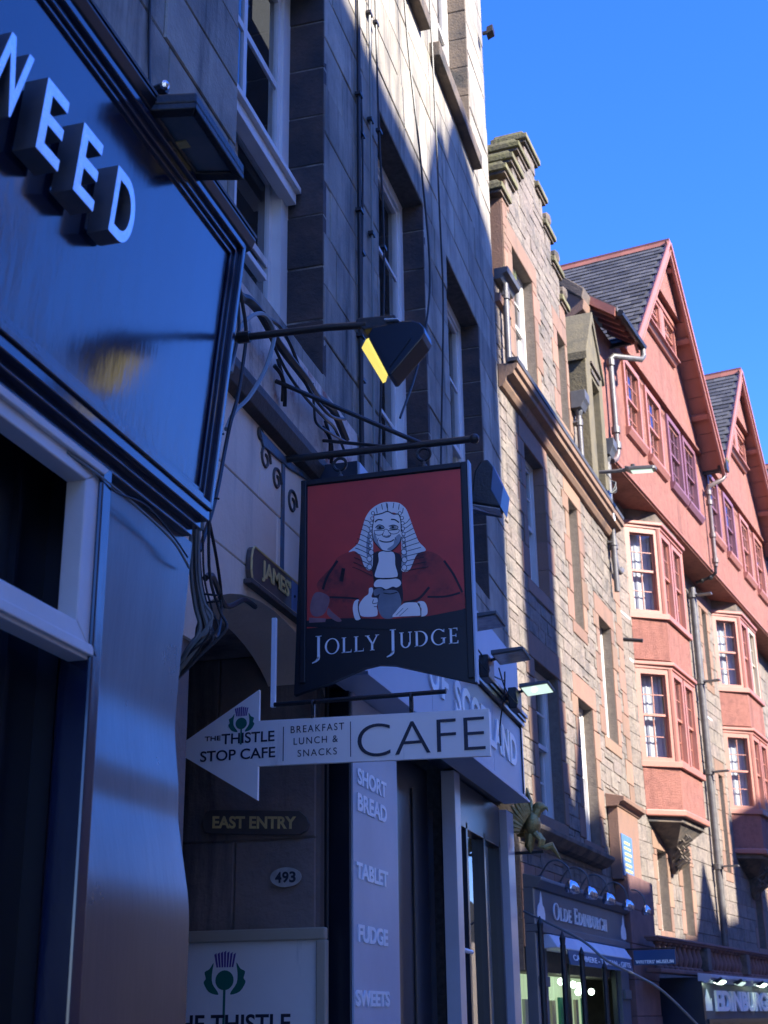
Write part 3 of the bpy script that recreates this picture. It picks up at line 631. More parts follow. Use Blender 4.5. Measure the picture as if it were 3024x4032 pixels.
cable('cable_loop', [(-2.2, 5.8, 4.86), (-2.2, 6.05, 4.78), (-2.2, 6.35, 4.76), (-2.2, 6.7, 4.78), (-2.23, 7.0, 4.84), (-2.25, 7.25, 4.80)], .009, 'black cable sagging just under the thick swag', group=cb)
cable('cable_loop', [(-2.2, 6.50, 4.90), (-2.2, 6.53, 4.76), (-2.2, 6.58, 4.69), (-2.2, 6.85, 4.74), (-2.24, 7.25, 4.86)], .008, 'small black cable dipping beside the second wall anchor', group=cb)
cable('cable_loop', [(-2.0, 4.88, 4.62), (-2.0, 4.95, 4.54), (-2.0, 5.0, 4.42), (-2.0, 4.97, 4.25), (-2.0, 4.92, 4.08), (-2.0, 4.85, 3.93), (-2.0, 4.8, 3.79), (-1.95, 4.6, 3.5), (-1.9, 4.35, 3.2)], .009, 'black cable falling in front of the cream wall beside the pub corner', group=cb)
cable('cable_loop', [(-2.0, 4.89, 4.56), (-2.0, 4.91, 4.46), (-2.0, 4.91, 4.37), (-2.0, 4.84, 4.2), (-1.95, 4.6, 4.0)], .008, 'short black cable curling behind the lamp arm', group=cb)
cable('cable_loop', [(-1.95, 4.5, 3.45), (-2.0, 4.75, 3.3), (-2.02, 4.86, 3.15), (-2.0, 4.78, 3.0), (-1.95, 4.6, 2.97)], .007, 'thin brown cable bowed out low beside the pend arch', group=cb)
cable('cable_loop', [(-1.83, 4.25, 3.06), (-1.95, 4.6, 3.18), (-2.1, 5.1, 3.22), (-2.22, 5.6, 3.40), (-2.26, 5.85, 3.44)], .012, 'blue black cable slanting down over the arch under the name board', group=cb)

# big floodlight above the pub sign
t = thing('floodlight', 'large black square floodlight jutting over the blue pub sign', 'lamp', (-1.53, 3.29, 4.15))
g = [(-1.655, 3.06, 4.15), (-1.42, 3.11, 4.15), (-1.42, 3.50, 4.15), (-1.63, 3.44, 4.15)]
gl = [Vector(p) - t.location for p in g]; cen = sum(gl, Vector()) / 4
obj('lamp_body', MB().prism([p * 1.0 for p in gl], (0, 0, .035)), M['iron'], t, bev=.006)
mb = MB()
for i in range(4):
    a, b = gl[i], gl[(i + 1) % 4]; a2, b2 = a.lerp(cen, .22), b.lerp(cen, .22); mb.prism([a, b, b2, a2], (0, 0, -.022))
obj('front_frame', mb, M['iron'], t, bev=.004)
obj('lens', MB().prism([p.lerp(cen, .20) + Vector((0, 0, -.012)) for p in gl], (0, 0, .004)), M['lampglass'], t)
obj('emitter', MB().box(cen.x - .02, cen.x + .015, cen.y - .02, cen.y + .015, -.016, -.0125), M['gold'], t)
obj('heat_box', MB().prism([p.lerp(cen, .35) + Vector((0, 0, .036)) for p in gl], (0, 0, .05)), M['iron'], t, bev=.01)
obj('yoke', MB().tube([(-.17, .02, .02), (-.12, -.14, .085), (.0, -.16, .09)], .018, 8), M['iron'], t).scale = (1, 1, 1)
obj('bolt', MB().ball((.0, -.17, .09), .016, 8), M['steel'], t)
obj('wall_arm', MB().box(-.24, -.0, -.14, -.08, .05, .085), M['iron'], t, bev=.005)

# lamp on an arm at the pub corner, yellow lens
t = thing('arm_lamp', 'black hooded lamp with yellow lens on a long arm from the pub corner', 'lamp', (-1.66, 3.98, 4.0))
def a3(x, y, z): return Vector((x, y, z)) - t.location
AY = 4.0
obj('arm', MB().tube([a3(-1.64, AY, 3.845), a3(-1.3, AY, 3.835), a3(-1.16, AY, 3.822)], .013, 10), M['iron'], t, smooth=True)
obj('collar', MB().tube([a3(-1.63, AY, 3.845), a3(-1.585, AY, 3.844)], .021, 10), M['iron'], t)
obj('mounting_block', MB().box(-.08, .01, -.06, .03, -.22, -.06), M['gold'], t, bev=.01)
prof = [(-1.147, 3.755), (-1.150, 3.770), (-1.135, 3.800), (-1.03, 3.808), (-.995, 3.804), (-.970, 3.792), (-.955, 3.772), (-.953, 3.750), (-.962, 3.732), (-1.072, 3.612), (-1.083, 3.612)]
obj('hood', MB().prism([a3(x, AY - .02, z) for x, z in prof], (0, .10, .0)), M['navydark'], t, bev=.004)
prof2 = [(-1.135, 3.752), (-1.13, 3.775), (-1.03, 3.778), (-1.00, 3.765), (-1.0, 3.735), (-1.075, 3.64)]
obj('side_plate', MB().prism([a3(x, AY - .024, z) for x, z in prof2], (0, .006, 0)), M['navydark'], t)
obj('lens', MB().prism([a3(-1.158, AY - .018, 3.758), a3(-1.092, AY - .018, 3.614), a3(-1.125, AY + .07, 3.630), a3(-1.200, AY + .07, 3.775)], (.010, 0, .004)), M['yellow'], t)
obj('gear_box', MB().prism([a3(x, AY - .01, z) for x, z in [(-1.20, 3.835), (-1.19, 3.85), (-1.06, 3.842), (-1.04, 3.812), (-1.10, 3.80), (-1.17, 3.80)]], (0, .14, 0)), M['iron'], t, bev=.005)
obj('label_plate', MB().prism([a3(-1.09, AY - .03, 3.817), a3(-1.045, AY - .03, 3.812), a3(-1.035, AY + .02, 3.813), a3(-1.08, AY + .02, 3.818)], (0, 0, .003)), M['letterpale'], t)

# ================================================================== JOLLY JUDGE SIGN
J = thing('hanging_sign', 'square hanging pub sign showing a bewigged judge in red, lettered JOLLY JUDGE', 'sign', (-1.75, 6.3, 3.66))
JL = J.location
def JT(u, n, z): return (u - JL.x, -n, z - JL.z)       # u = world x, n = towards the camera
outl = [(-2.185, 4.235), (-1.305, 4.235), (-1.300, 3.095), (-1.50, 3.155), (-1.70, 3.215), (-1.78, 3.225), (-1.86, 3.212), (-2.02, 3.155), (-2.215, 3.105)]
obj('board', MB().prism([JT(u, .014, z) for u, z in outl], (0, .036, 0)), M['signblack'], J)
obj('edge_strip', MB().box(.449, .457, -.026, .034, -.56, .58), M['palesign'], J)
fr = MB()
for a, b, c, d in ((-2.185, -2.155, 3.16, 4.235), (-1.335, -1.305, 3.12, 4.235), (-2.155, -1.335, 4.205, 4.235)): fr.box(*(lambda p, q: (p[0], q[0], p[1], q[1], p[2], q[2]))(JT(a, .026, c), JT(b, .014, d)))
obj('frame', fr, M['signblack'], J, bev=.004)
obj('red_ground', flat([[(-2.15, 4.20), (-1.34, 4.20), (-1.34, 3.47), (-1.6, 3.455), (-1.75, 3.44), (-2.15, 3.44)]], JT, .014, .0155), M['signred'], J)
def cv(u, v): return (-2.0922 + .000404 * u + .0000016 * v, 4.1405 - .0000473 * u - .0004077 * v)
def art(name, polys, layer, m): return obj(name, flat([[cv(*p) for p in q] for q in polys], JT, .0155 + .0004 * (layer - 1), .0155 + .0004 * layer), M[m], J)
sp = smoothpoly
art('painted_robe', [sp([(-20, 1180), (60, 1060), (180, 930), (260, 810), (420, 740), (560, 760), (700, 900), (740, 1060), (740, 1300), (780, 1500), (760, 1620), (480, 1620), (300, 1600), (150, 1480), (60, 1350)], 5),
                     sp([(1040, 740), (1380, 720), (1520, 750), (1620, 840), (1720, 1000), (1800, 1180), (1860, 1280), (1840, 1430), (1700, 1560), (1400, 1600), (1040, 1560), (1060, 1300), (1020, 1060)], 5)], 1, 'robe')
art('painted_folds', stroke([(150, 1330), (380, 1335), (520, 1345)], 26) + stroke([(60, 1230), (120, 1060), (250, 860)], 34) + stroke([(1400, 1300), (1620, 1290), (1800, 1240)], 26) + stroke([(1100, 1380), (1280, 1330), (1420, 1180)], 30) + stroke([(1620, 840), (1730, 1010), (1830, 1230)], 30) + stroke([(330, 960), (300, 1120)], 50) + [sp([(700, 760), (1060, 760), (1080, 1100), (1060, 1400), (720, 1400), (720, 1100)], 4)], 2, 'robedark')
art('painted_table', [[(-150, 1640), (200, 1600), (480, 1590), (900, 1590), (1400, 1540), (1850, 1440), (1860, 1640), (1400, 1720), (-150, 1720)]], 2.5, 'signblack')
art('painted_jug', [sp([(800, 1270), (850, 1230), (1010, 1230), (1060, 1330), (1060, 1420), (1010, 1520), (940, 1580), (840, 1580), (780, 1500), (770, 1380)], 5), sp([(720, 1230), (800, 1200), (840, 1225), (800, 1270), (730, 1300)], 4)], 3, 'jug')
art('painted_wig', [sp([(400, 740), (520, 630), (560, 500), (590, 400), (620, 300), (680, 200), (760, 130), (860, 85), (960, 78), (1060, 90), (1130, 140), (1170, 200), (1220, 350), (1270, 500), (1310, 600), (1395, 705), (1280, 760), (1190, 950), (1120, 990), (1075, 960), (1085, 860), (1080, 500), (1060, 260), (930, 215), (780, 240), (720, 300), (720, 640), (710, 900), (690, 970), (640, 970), (590, 900), (560, 800), (480, 730)], 4)], 4, 'wig')
art('painted_face', [sp([(750, 250), (840, 225), (920, 200), (1000, 235), (1060, 240), (1080, 330), (1085, 470), (1085, 560), (1030, 650), (960, 715), (900, 722), (830, 715), (760, 640), (720, 560), (712, 450), (735, 330)], 5)], 5, 'skin')
art('painted_shade', [sp([(1000, 560), (1060, 500), (1080, 560), (1030, 650), (960, 710), (900, 700), (980, 640)], 4), sp([(740, 480), (725, 560), (770, 640), (830, 700), (790, 620)], 4), oval(812, 420, 44, 26), oval(985, 416, 44, 26), sp([(860, 520), (945, 515), (930, 548), (880, 550)], 3), sp([(700, 900), (690, 600), (705, 400), (650, 520), (630, 700), (650, 860)], 4), sp([(1090, 900), (1095, 600), (1090, 400), (1130, 520), (1150, 700), (1150, 860)], 4)], 5.6, 'paintshade')
art('painted_lace', [sp([(800, 740), (980, 740), (1000, 900), (1025, 1050), (880, 1070), (740, 1060), (760, 950), (790, 850)], 4), sp([(740, 1120), (790, 1090), (1000, 1075), (1065, 1110), (1060, 1160), (1010, 1190), (960, 1180), (880, 1215), (820, 1190), (740, 1190), (722, 1160)], 4)], 5, 'skin')
art('painted_hands', [sp([(470, 1380), (530, 1360), (520, 1480), (550, 1590), (480, 1610), (448, 1480)], 4), sp([(540, 1400), (600, 1320), (650, 1280), (660, 1210), (700, 1200), (712, 1240), (690, 1320), (760, 1330), (768, 1380), (755, 1440), (765, 1500), (740, 1560), (560, 1565), (525, 1480)], 4),
                      sp([(950, 1560), (1000, 1490), (1060, 1420), (1130, 1380), (1280, 1380), (1310, 1440), (1310, 1530), (1200, 1545), (1060, 1555)], 4), sp([(1270, 1370), (1350, 1360), (1390, 1430), (1385, 1520), (1310, 1545), (1320, 1450)], 4)], 6, 'skin')
art('painted_gavel', [sp([(-60, 1300), (30, 1270), (140, 1330), (130, 1440), (60, 1560), (-60, 1580), (-110, 1480)], 5), sp([(130, 1470), (180, 1520), (300, 1620), (240, 1640), (120, 1560)], 4), [(-120, 1600), (100, 1605), (90, 1650), (-120, 1665)]], 3, 'gavel')
lines = []
for pts, wd in (([(740, 255), (840, 232), (915, 205), (990, 240), (1060, 245), (1085, 330), (1088, 470)], 14), ([(735, 300), (712, 450), (722, 570), (770, 650), (840, 715), (920, 728), (980, 705), (1060, 620), (1088, 540)], 12),
                ([(750, 345), (790, 315), (845, 320)], 16), ([(960, 310), (1010, 315), (1060, 350)], 16), ([(755, 420), (800, 385), (855, 400), (860, 430), (770, 438)], 11), ([(930, 400), (990, 385), (1045, 408), (1020, 440), (935, 435)], 11),
                ([(735, 460), (860, 455), (850, 500), (800, 520), (750, 505), (735, 460)], 7), ([(920, 458), (1055, 445), (1045, 485), (990, 502), (940, 490), (920, 458)], 7), ([(860, 455), (890, 438), (920, 455)], 7),
                ([(865, 470), (845, 520), (890, 545), (950, 520), (940, 480)], 9), ([(805, 588), (850, 605), (900, 608), (950, 600), (990, 575)], 15), ([(790, 560), (775, 600)], 7), ([(1005, 545), (1020, 580)], 7), ([(740, 1075), (880, 1082), (1020, 1065)], 16), ([(915, 100), (918, 210)], 9),
                ([(525, 1375), (520, 1480), (548, 1590)], 12), ([(1275, 1385), (1305, 1450), (1310, 1540)], 10), ([(715, 1350), (705, 1400), (770, 1390)], 8), ([(720, 1440), (760, 1440)], 8), ([(1000, 1540), (1090, 1450)], 5), ([(1040, 1550), (1150, 1450)], 5), ([(845, 1265), (930, 1275), (1020, 1250)], 12)):
    lines += stroke(pts, wd)
for i in range(11):      # wig curls
    y = 330 + i * 62; x0 = 600 - i * 24 if i < 6 else 480 - (i - 6) * 10
    lines += stroke([(x0 + 10, y - 10), (x0 + 70, y + 10), (700, y + 55 + i * 4)], 9)
    x1 = 1210 + i * 22
    lines += stroke([(1115, y + 40), (1160, y + 20), (x1 - 10, y - 30)], 8)
for i, (a, b) in enumerate(((770, 180), (840, 130), (900, 110), (1000, 110), (1070, 130), (1120, 180))): lines += stroke([(a, b - 20), (a + (10 if a < 930 else -12), b + 50)], 9)
for x0, y0 in ((725, 230), (715, 300), (705, 360), (695, 430), (690, 500), (690, 580), (685, 660), (695, 745), (670, 830), (670, 935), (1075, 230), (1100, 290), (1108, 360), (1110, 430), (1115, 500), (1115, 575), (1115, 650), (1115, 735), (1120, 835), (1115, 935)):
    r_ = 20 + (y0 > 700) * 12; lines += [[p for p in oval(x0, y0, r_ + 5, r_ + 7, 14)] ]
art('painted_lines', lines, 7.5, 'signblack')
lr = []
for x0, y0 in ((725, 230), (715, 300), (705, 360), (695, 430), (690, 500), (690, 580), (685, 660), (695, 745), (670, 830), (670, 935), (1075, 230), (1100, 290), (1108, 360), (1110, 430), (1115, 500), (1115, 575), (1115, 650), (1115, 735), (1120, 835), (1115, 935)):
    r_ = 20 + (y0 > 700) * 12; lr += [oval(x0, y0, r_ - 3, r_, 14)]
art('painted_curls', lr, 8.5, 'wig')
art('painted_eyes', [oval(812, 415, 17, 15), oval(980, 412, 17, 15)], 8.5, 'signblack')
art('painted_nose', [oval(893, 492, 36, 34)], 8, 'skin')
obj('lettering', serif_mb('JOLLY JUDGE', lambda u, n, z: JT(u, .0165 + n, z), -2.105, -1.375, 3.297, .098, .80, .0015), M['letterpale'], J)

K_ = thing('sign_bracket', 'black iron wall bracket with stays and scrolls carrying the judge sign', 'bracket', (-2.28, 6.3, 4.36))
KL = K_.location
def kk(x, y, z): return Vector((x, y, z)) - KL
obj('bar', MB().tube([kk(-2.29, 6.3, 4.375), kk(-1.75, 6.3, 4.368), kk(-1.28, 6.3, 4.362)], .019, 10), M['iron'], K_, smooth=True)
obj('finial', MB().ball(kk(-1.265, 6.3, 4.362), .028, 10), M['iron'], K_, smooth=True)
obj('stay', MB().tube([kk(-2.29, 6.16, 4.77), kk(-1.54, 6.3, 4.37)], .0125, 8), M['iron'], K_, smooth=True)
obj('stay', MB().tube([kk(-2.29, 6.97, 4.76), kk(-1.70, 6.35, 4.39)], .010, 8), M['iron'], K_, smooth=True)
for y, z in ((6.16, 4.77), (6.97, 4.76)):
    obj('wall_anchor', MB().tube([kk(-2.27, y - .08, z + .05), kk(-2.25, y - .03, z + .02), kk(-2.25, y + .03, z - .03), kk(-2.27, y + .09, z - .11)], .012, 6, 4).tube([kk(-2.27, y - .03, z + .11), kk(-2.25, y, z), kk(-2.27, y + .05, z - .10)], .011, 6, 4), M['iron'], K_, smooth=True)
obj('wall_strap', MB().box(-.01, .006, -.06, -.015, -.66, -.0), M['ironblue'], K_, bev=.003)
obj('wall_plate', MB().prism([(-.005, -.40, .02), (-.005, -.35, -.05), (-.005, .05, -.02), (-.005, .42, .04), (-.005, .42, .075), (-.005, .05, .02)], (.015, 0, 0)), M['ironblue'], K_, bev=.003)
for y, z, r_ in ((-.30, -.10, .075), (-.13, -.15, .07), (.11, -.19, .078), (-.38, .0, .04)):
    pts = [(0.0, y + (r_ * (1 - i / 26)) * math.cos(i * .42), z + (r_ * 1.0 * (1 - i / 26)) * math.sin(i * .42)) for i in range(20)]
    obj('scroll', MB().tube(pts, .0095, 6), M['brownpaint'], K_, smooth=True)
for x in (-1.98, -1.53):
    obj('hanging_ring', MB().ring(kk(x, 6.3, 4.310), .034, .0085), M['iron'], K_, smooth=True)
    obj('shackle', MB().tube([kk(x, 6.3, 4.28), kk(x + .004, 6.3, 4.232)], .008, 6).ball(kk(x + .004, 6.3, 4.243), .014, 8), M['lead'], K_)

# spotlight behind the sign
t = thing('spotlight', 'black hooded spotlight just right of the judge sign', 'lamp', (-1.30, 6.72, 4.25))
obj('hood', MB().prism([(-.085, 0, -.07), (-.055, 0, .11), (-.02, 0, .165), (.02, 0, .17), (.045, 0, .13), (.095, 0, .0), (.075, 0, -.115)], (-.02, .18, 0)), M['iron'], t, bev=.01)
obj('blue_lit_side', MB().prism([(.048, -.004, .13), (.098, -.004, .0), (.078, -.004, -.115), (.03, -.004, -.01)], (0, .19, 0)), M['plateblue'], t, bev=.004)  # blue skylight on the black hood put in as a coloured plate
obj('lens', MB().prism([(-.085, -.002, -.075), (.075, -.002, -.120), (.05, .19, -.10), (-.10, .19, -.05)], (0, 0, -.008)), M['lensgrey'], t)
obj('arm', MB().tube([(-.02, .10, .06), (-.4, .12, .02), (-.98, .12, .0)], .012, 8), M['iron'], t)

# ================================================================== JAMES' COURT BOARD
B = thing('court_name_board', "dark gilt-edged board lettered JAMES' COURT slanting away on the cream wall", 'sign', (-2.28, 5.74, 3.6))
def BT(u, n, z): return (n, u - 5.74, z - 3.6)
ol = [(5.78, 3.555), (5.765, 3.60), (5.765, 3.66), (5.78, 3.705), (5.80, 3.725), (7.0, 3.725), (7.0, 3.555)]
obj('board', MB().prism([BT(u, 0, z) for u, z in ol], (.03, 0, 0)), M['plateback'], B, bev=.003)
e = MB()
for i in range(len(ol)):
    (a, b), (c, d) = ol[i], ol[(i + 1) % len(ol)]; e.tube([BT(a, .03, b), BT(c, .03, d)], .0055, 6)
obj('gilt_edge', e, M['gold'], B)
obj('blue_face', MB().box(.0302, .0315, 6.33 - 5.74, 6.99 - 5.74, -.038, .118), M['plateblue'], B)
obj('lettering', text_mb("JAMES'", lambda u, n, z: BT(u, .0315 + n, z), 5.90, 6.31, 3.584, 3.697, .004, .02), M['gold'], B)
obj('lettering', text_mb('COURT', lambda u, n, z: BT(u, .0325 + n, z), 6.44, 6.94, 3.588, 3.69, .004, .03), M['creamtrim'], B)
obj('stud', MB().ball(BT(6.37, .034, 3.64), .008, 8), M['ink'], B)
obj('ledge', MB().box(-.0, .045, .0, 1.3, -.075, -.05), M['brownpaint'], B, bev=.004)

# ================================================================== CAFE SIGN
Cf = thing('arrow_sign', 'off white arrow sign lettered THE THISTLE STOP CAFE and CAFE, pointing left', 'sign', (-1.75, 6.0, 2.8))
def CT(u, n, z): return (u + 1.75, -n, z - 2.8)
ar = [(-2.72, 2.815), (-2.285, 3.075), (-2.285, 2.925), (-1.185, 2.905), (-1.185, 2.692), (-2.285, 2.712), (-2.285, 2.555)]
obj('board', MB().prism([CT(u, .010, z) for u, z in ar], (0, .022, 0)), M['signwhite'], Cf, bev=.0015)
c3 = lambda u, n, z: CT(u, .0105 + n, z)
obj('lettering', text_mb('CAFE', c3, -1.80, -1.205, 2.722, 2.872, .004, -.016), M['ink'], Cf)
for body, a, b, z0, z1 in (('THE', -2.555, -2.475, 2.845, 2.867), ('THISTLE', -2.47, -2.205, 2.824, 2.874), ('STOP CAFE', -2.575, -2.20, 2.748, 2.798)):
    obj('lettering', text_mb(body, c3, a, b, z0, z1, .0015, .012), M['ink'], Cf)
for body, a, b, z0, z1 in (('BREAKFAST', -2.125, -1.865, 2.855, 2.888), ('LUNCH &', -2.11, -1.895, 2.800, 2.832), ('SNACKS', -2.09, -1.90, 2.743, 2.775)):
    obj('lettering', text_mb(body, c3, a, b, z0, z1, .0015, .0, spacing=1.25), M['ink'], Cf)
obj('divider', flat([rct(-2.163, -2.159, 2.728, 2.888), rct(-1.836, -1.832, 2.728, 2.890)], c3, 0, .0012), M['ink'], Cf)
def thistle(parent, T, cx, cz, s, stem):
    obj('thistle_ball', flat([oval(cx, cz, .27 * s, .26 * s, 24)], T, .0012, .0022), M['thgreen'], parent)
    L = smoothpoly([(-.20, -.38), (-.46, -.30), (-.62, -.06), (-.56, .05), (-.60, .22), (-.46, .30), (-.34, .46), (-.38, .18), (-.36, -.08), (-.20, -.30)], 3)
    q = [[(cx + x * s, cz + y * s) for x, y in L], [(cx - x * s, cz + y * s) for x, y in L]] + [rct(cx - .035 * s, cx + .035 * s, cz - stem * s, cz - .2 * s)]
    obj('thistle_leaves', flat(q, T, .0, .0011), M['thgreen'], parent)
    q = []
    for i in range(7):
        k = i - 3; q.append([(cx + k * .075 * s - .026 * s, cz + .34 * s), (cx + k * .075 * s + .026 * s, cz + .34 * s), (cx + k * .097 * s + .030 * s, cz + (.78 - .02 * abs(k)) * s), (cx + k * .097 * s - .036 * s, cz + (.74 - .02 * abs(k)) * s)])
    obj('thistle_flower', flat(q, T, .0, .0011), M['thpurple'], parent)
thistle(Cf, c3, -2.372, 2.918, .105, .95)
K2_ = thing('sign_bar', 'thin iron bar with a long wall strap holding up the arrow sign', 'bracket', (-2.24, 6.05, 3.02))
def k2(x, y, z): return Vector((x, y, z)) - K2_.location
obj('bar', MB().tube([k2(-2.22, 6.02, 3.003), k2(-1.38, 6.0, 3.0)], .011, 8), M['iron'], K2_, smooth=True)
obj('strap', MB().box(-.012, .012, .0, .022, -.02, .42), M['letterpale'], K2_, bev=.003)
for x in (-2.02, -1.545):
    obj('hanger', MB().box(*(lambda p, q: (p.x, q.x, p.y, q.y, p.z, q.z))(k2(x - .009, 5.992, 2.905), k2(x + .009, 6.008, 2.985))).ring(k2(x, 6.0, 2.985), .018, .005, (1, 0, 0)).ball(k2(x, 5.985, 2.925), .008, 6), M['iron'], K2_)

# ================================================================== BOARDS INSIDE THE PEND
E_ = thing('entry_name_board', 'dim gold lettered board reading EAST ENTRY on the shaded pend wall', 'sign', (-2.6, 6.93, 2.55))
def ET(u, n, z): return (u + 2.6, -n, z - 2.55)
obj('board', MB().prism([ET(u, 0, z) for u, z in [(-2.95, 2.60), (-2.93, 2.655), (-2.90, 2.665), (-2.40, 2.635), (-2.36, 2.60), (-2.345, 2.565), (-2.36, 2.53), (-2.40, 2.51), (-2.90, 2.54), (-2.93, 2.55)]], (0, -.025, 0)), M['plateback'], E_, bev=.003)
obj('lettering', text_mb('EAST ENTRY', lambda u, n, z: ET(u, .026 + n, z - .027 * (u + 2.9) / .5), -2.885, -2.415, 2.567, 2.632, .003, .03), M['gold'], E_)
N_ = thing('number_plate', 'grey oval plate numbered 493 on the shaded pend wall', 'sign', (-2.475, 6.93, 2.30))
obj('plate', MB().prism([(p[0], 0, p[1]) for p in oval(0, 0, .085, .050, 24)], (0, -.012, 0)), M['plateoval'], N_)
for i_, ch in enumerate('493'): obj('digit', text_mb(ch, lambda u, n, z: (u, -.012 - n, z), -.057 + i_ * .039, -.022 + i_ * .039, -.028, .028, .002, .03), M['ink'], N_)
D_ = thing('cafe_board', 'large framed white board with green thistle in the pend below the arrow sign', 'sign', (-2.7, 6.92, 1.9))
def DT(u, n, z): return (u + 2.7, -n, z - 1.9)
obj('panel', MB().prism([DT(u, 0, z) for u, z in [(-3.5, .6), (-2.30, .6), (-2.30, 1.985), (-3.5, 1.985)]], (0, .02, 0)), M['signwhite'], D_)
f = MB()
for a, b, c, d in ((-3.56, -2.25, 1.985, 2.045), (-2.30, -2.245, .6, 1.985)): f.prism([DT(u, .03, z) for u, z in ((a, c), (b, c), (b, d), (a, d))], (0, .05, 0))
obj('frame', f, M['creamtrim'], D_, bev=.008)
thistle(D_, DT, -2.80, 1.80, .185, 1.6)
obj('lettering', text_mb('THE THISTLE', DT, -3.12, -2.44, 1.545, 1.635, .0015, .02), M['ink'], D_)
obj('lettering', text_mb('STOP CAFE', DT, -3.10, -2.46, 1.40, 1.49, .0015, .02), M['ink'], D_)
cable('wall_pipe', [(-2.27, 6.98, 3.4), (-2.27, 6.98, 2.0), (-2.27, 6.98, 0)], .012, 'dark vertical conduit on the pend corner beside the pale shop panel', sm=2, cat='pipe')

# ================================================================== SWEET SHOP FRONT
Fs = thing('sweet_shopfront', 'pale blue grey sweet shop front with a column listing SHORT BREAD, TABLET, FUDGE and SWEETS', 'shopfront', (-2.3, 6.72, 0))
def FL(u, n, z): return (n, u - 6.72, z)           # n measured out from the tenement face
XF = .30
obj('fascia', MB(FL).box(6.72, 11.46, 0, XF - .012, 3.30, 4.50), M['shopdark'], Fs)
for a, b in ((6.73, 8.30), (8.302, 10.25), (10.252, 11.44)):
    obj('fascia_panel', MB(FL).box(a, b - .004, XF - .02, XF, 3.345, 3.90), M['palesign'], Fs, bev=.002)
for a, b in ((6.73, 9.0), (9.004, 11.44)):
    obj('upper_panel', MB(FL).box(a, b, XF - .02, XF, 4.02, 4.495), M['palesign'], Fs, bev=.002)
obj('edge_trim', MB(FL).box(11.44, 11.48, 0, XF + .012, 3.30, 4.0), M['shopdark'], Fs)
obj('light_rail', MB(FL).box(6.72, 11.48, XF - .01, XF + .065, 3.985, 4.015).box(6.72, 11.48, XF - .01, XF + .05, 3.955, 3.98).box(6.72, 11.48, XF - .01, XF + .035, 3.915, 3.95), M['shopdark'], Fs, bev=.003)
obj('cornice', MB(FL).box(6.70, 11.49, .12, XF + .012, 3.325, 3.343).box(6.70, 11.49, .12, XF + .030, 3.305, 3.324).box(6.70, 11.50, .12, XF + .045, 3.285, 3.304), M['palesign'], Fs, bev=.002)
obj('soffit', MB(FL).prism([FL(6.70, a, b) for a, b in [(0, 3.10), (.14, 3.10), (.20, 3.16), (XF + .05, 3.24), (XF + .052, 3.284), (0, 3.29)]], (0, 4.80, 0)), M['shopdark'], Fs)
TF = lambda u, n, z: FL(u, XF + n, z)
obj('letter', text_mb('O', TF, 8.20, 8.46, 3.55, 3.76, .012, .03), M['letterpale'], Fs); obj('letter', text_mb('F', TF, 8.53, 8.72, 3.55, 3.76, .012, .03), M['letterpale'], Fs)
obj('lettering', text_mb('SCOTLAND', TF, 8.92, 11.18, 3.52, 3.775, .012, .03, spacing=1.1), M['letterpale'], Fs)
# lettered column
obj('column', MB(FL).box(7.03, 7.97, 0, .138, 0, 3.29), M['navydark'], Fs)
obj('column_face', MB(FL).box(7.06, 7.96, .138, .150, 0, 3.28), M['palepill'], Fs, bev=.002)
TC = lambda u, n, z: FL(u, .150 + n, z)
for body, a, b, z0, z1 in (('SHORT', 7.13, 7.71, 2.795, 2.885), ('BREAD', 7.13, 7.71, 2.655, 2.750), ('TABLET', 7.10, 7.72, 2.30, 2.385), ('FUDGE', 7.13, 7.70, 1.98, 2.07), ('SWEETS', 7.08, 7.72, 1.665, 1.745)):
    obj('lettering', text_mb(body, TC, a, b, z0, z1, .006, .035), M['letterpale'], Fs)
# dark doorway, white posts, show window
obj('doorway', MB(FL).box(7.97, 9.72, -.3, -.10, 0, 3.29), M['shopdark'], Fs)
for u in (8.35, 8.78, 9.25): obj('door_stile', MB(FL).box(u, u + .07, -.10, -.085, 0, 3.1), M['navydark'], Fs, bev=.004)
obj('post', MB(FL).box(9.74, 9.92, 0, .10, 0, 3.29), M['pilwhite'], Fs, bev=.004)
obj('post', MB(FL).box(11.72, 12.02, 0, .10, 0, 3.27), M['pilwhite'], Fs, bev=.004)
obj('window_back', MB(FL).box(9.92, 11.72, -.7, -.55, 0, 3.29), M['dark'], Fs)
wf = MB(FL)
for u in (9.95, 10.35, 11.0, 11.64): wf.box(u, u + .06, -.06, .04, 0, 3.0)
wf.box(9.95, 11.7, -.06, .04, 2.95, 3.29).box(9.95, 11.7, -.04, .02, 1.0, 1.06)
obj('window_frame', wf, M['shopdark'], Fs, bev=.003)
obj('gilt_strip', MB(FL).box(10.09, 10.14, .005, .012, 0, 2.95), M['gold'], Fs); obj('gilt_strip', MB(FL).box(10.50, 10.60, -.055, -.045, 0, 2.9), M['gold'], Fs)
g = MB(FL); g.add([(9.95, -.01, .3), (11.7, -.01, .3), (11.7, -.01, 3.0), (9.95, -.01, 3.0)], [(0, 1, 2, 3)]); obj('pane', g, M['glass'], Fs)
obj('door_handle', MB().tube([FL(9.98, .03, 2.07), FL(10.45, .03, 2.06)], .018, 8), M['letterpale'], Fs, smooth=True)
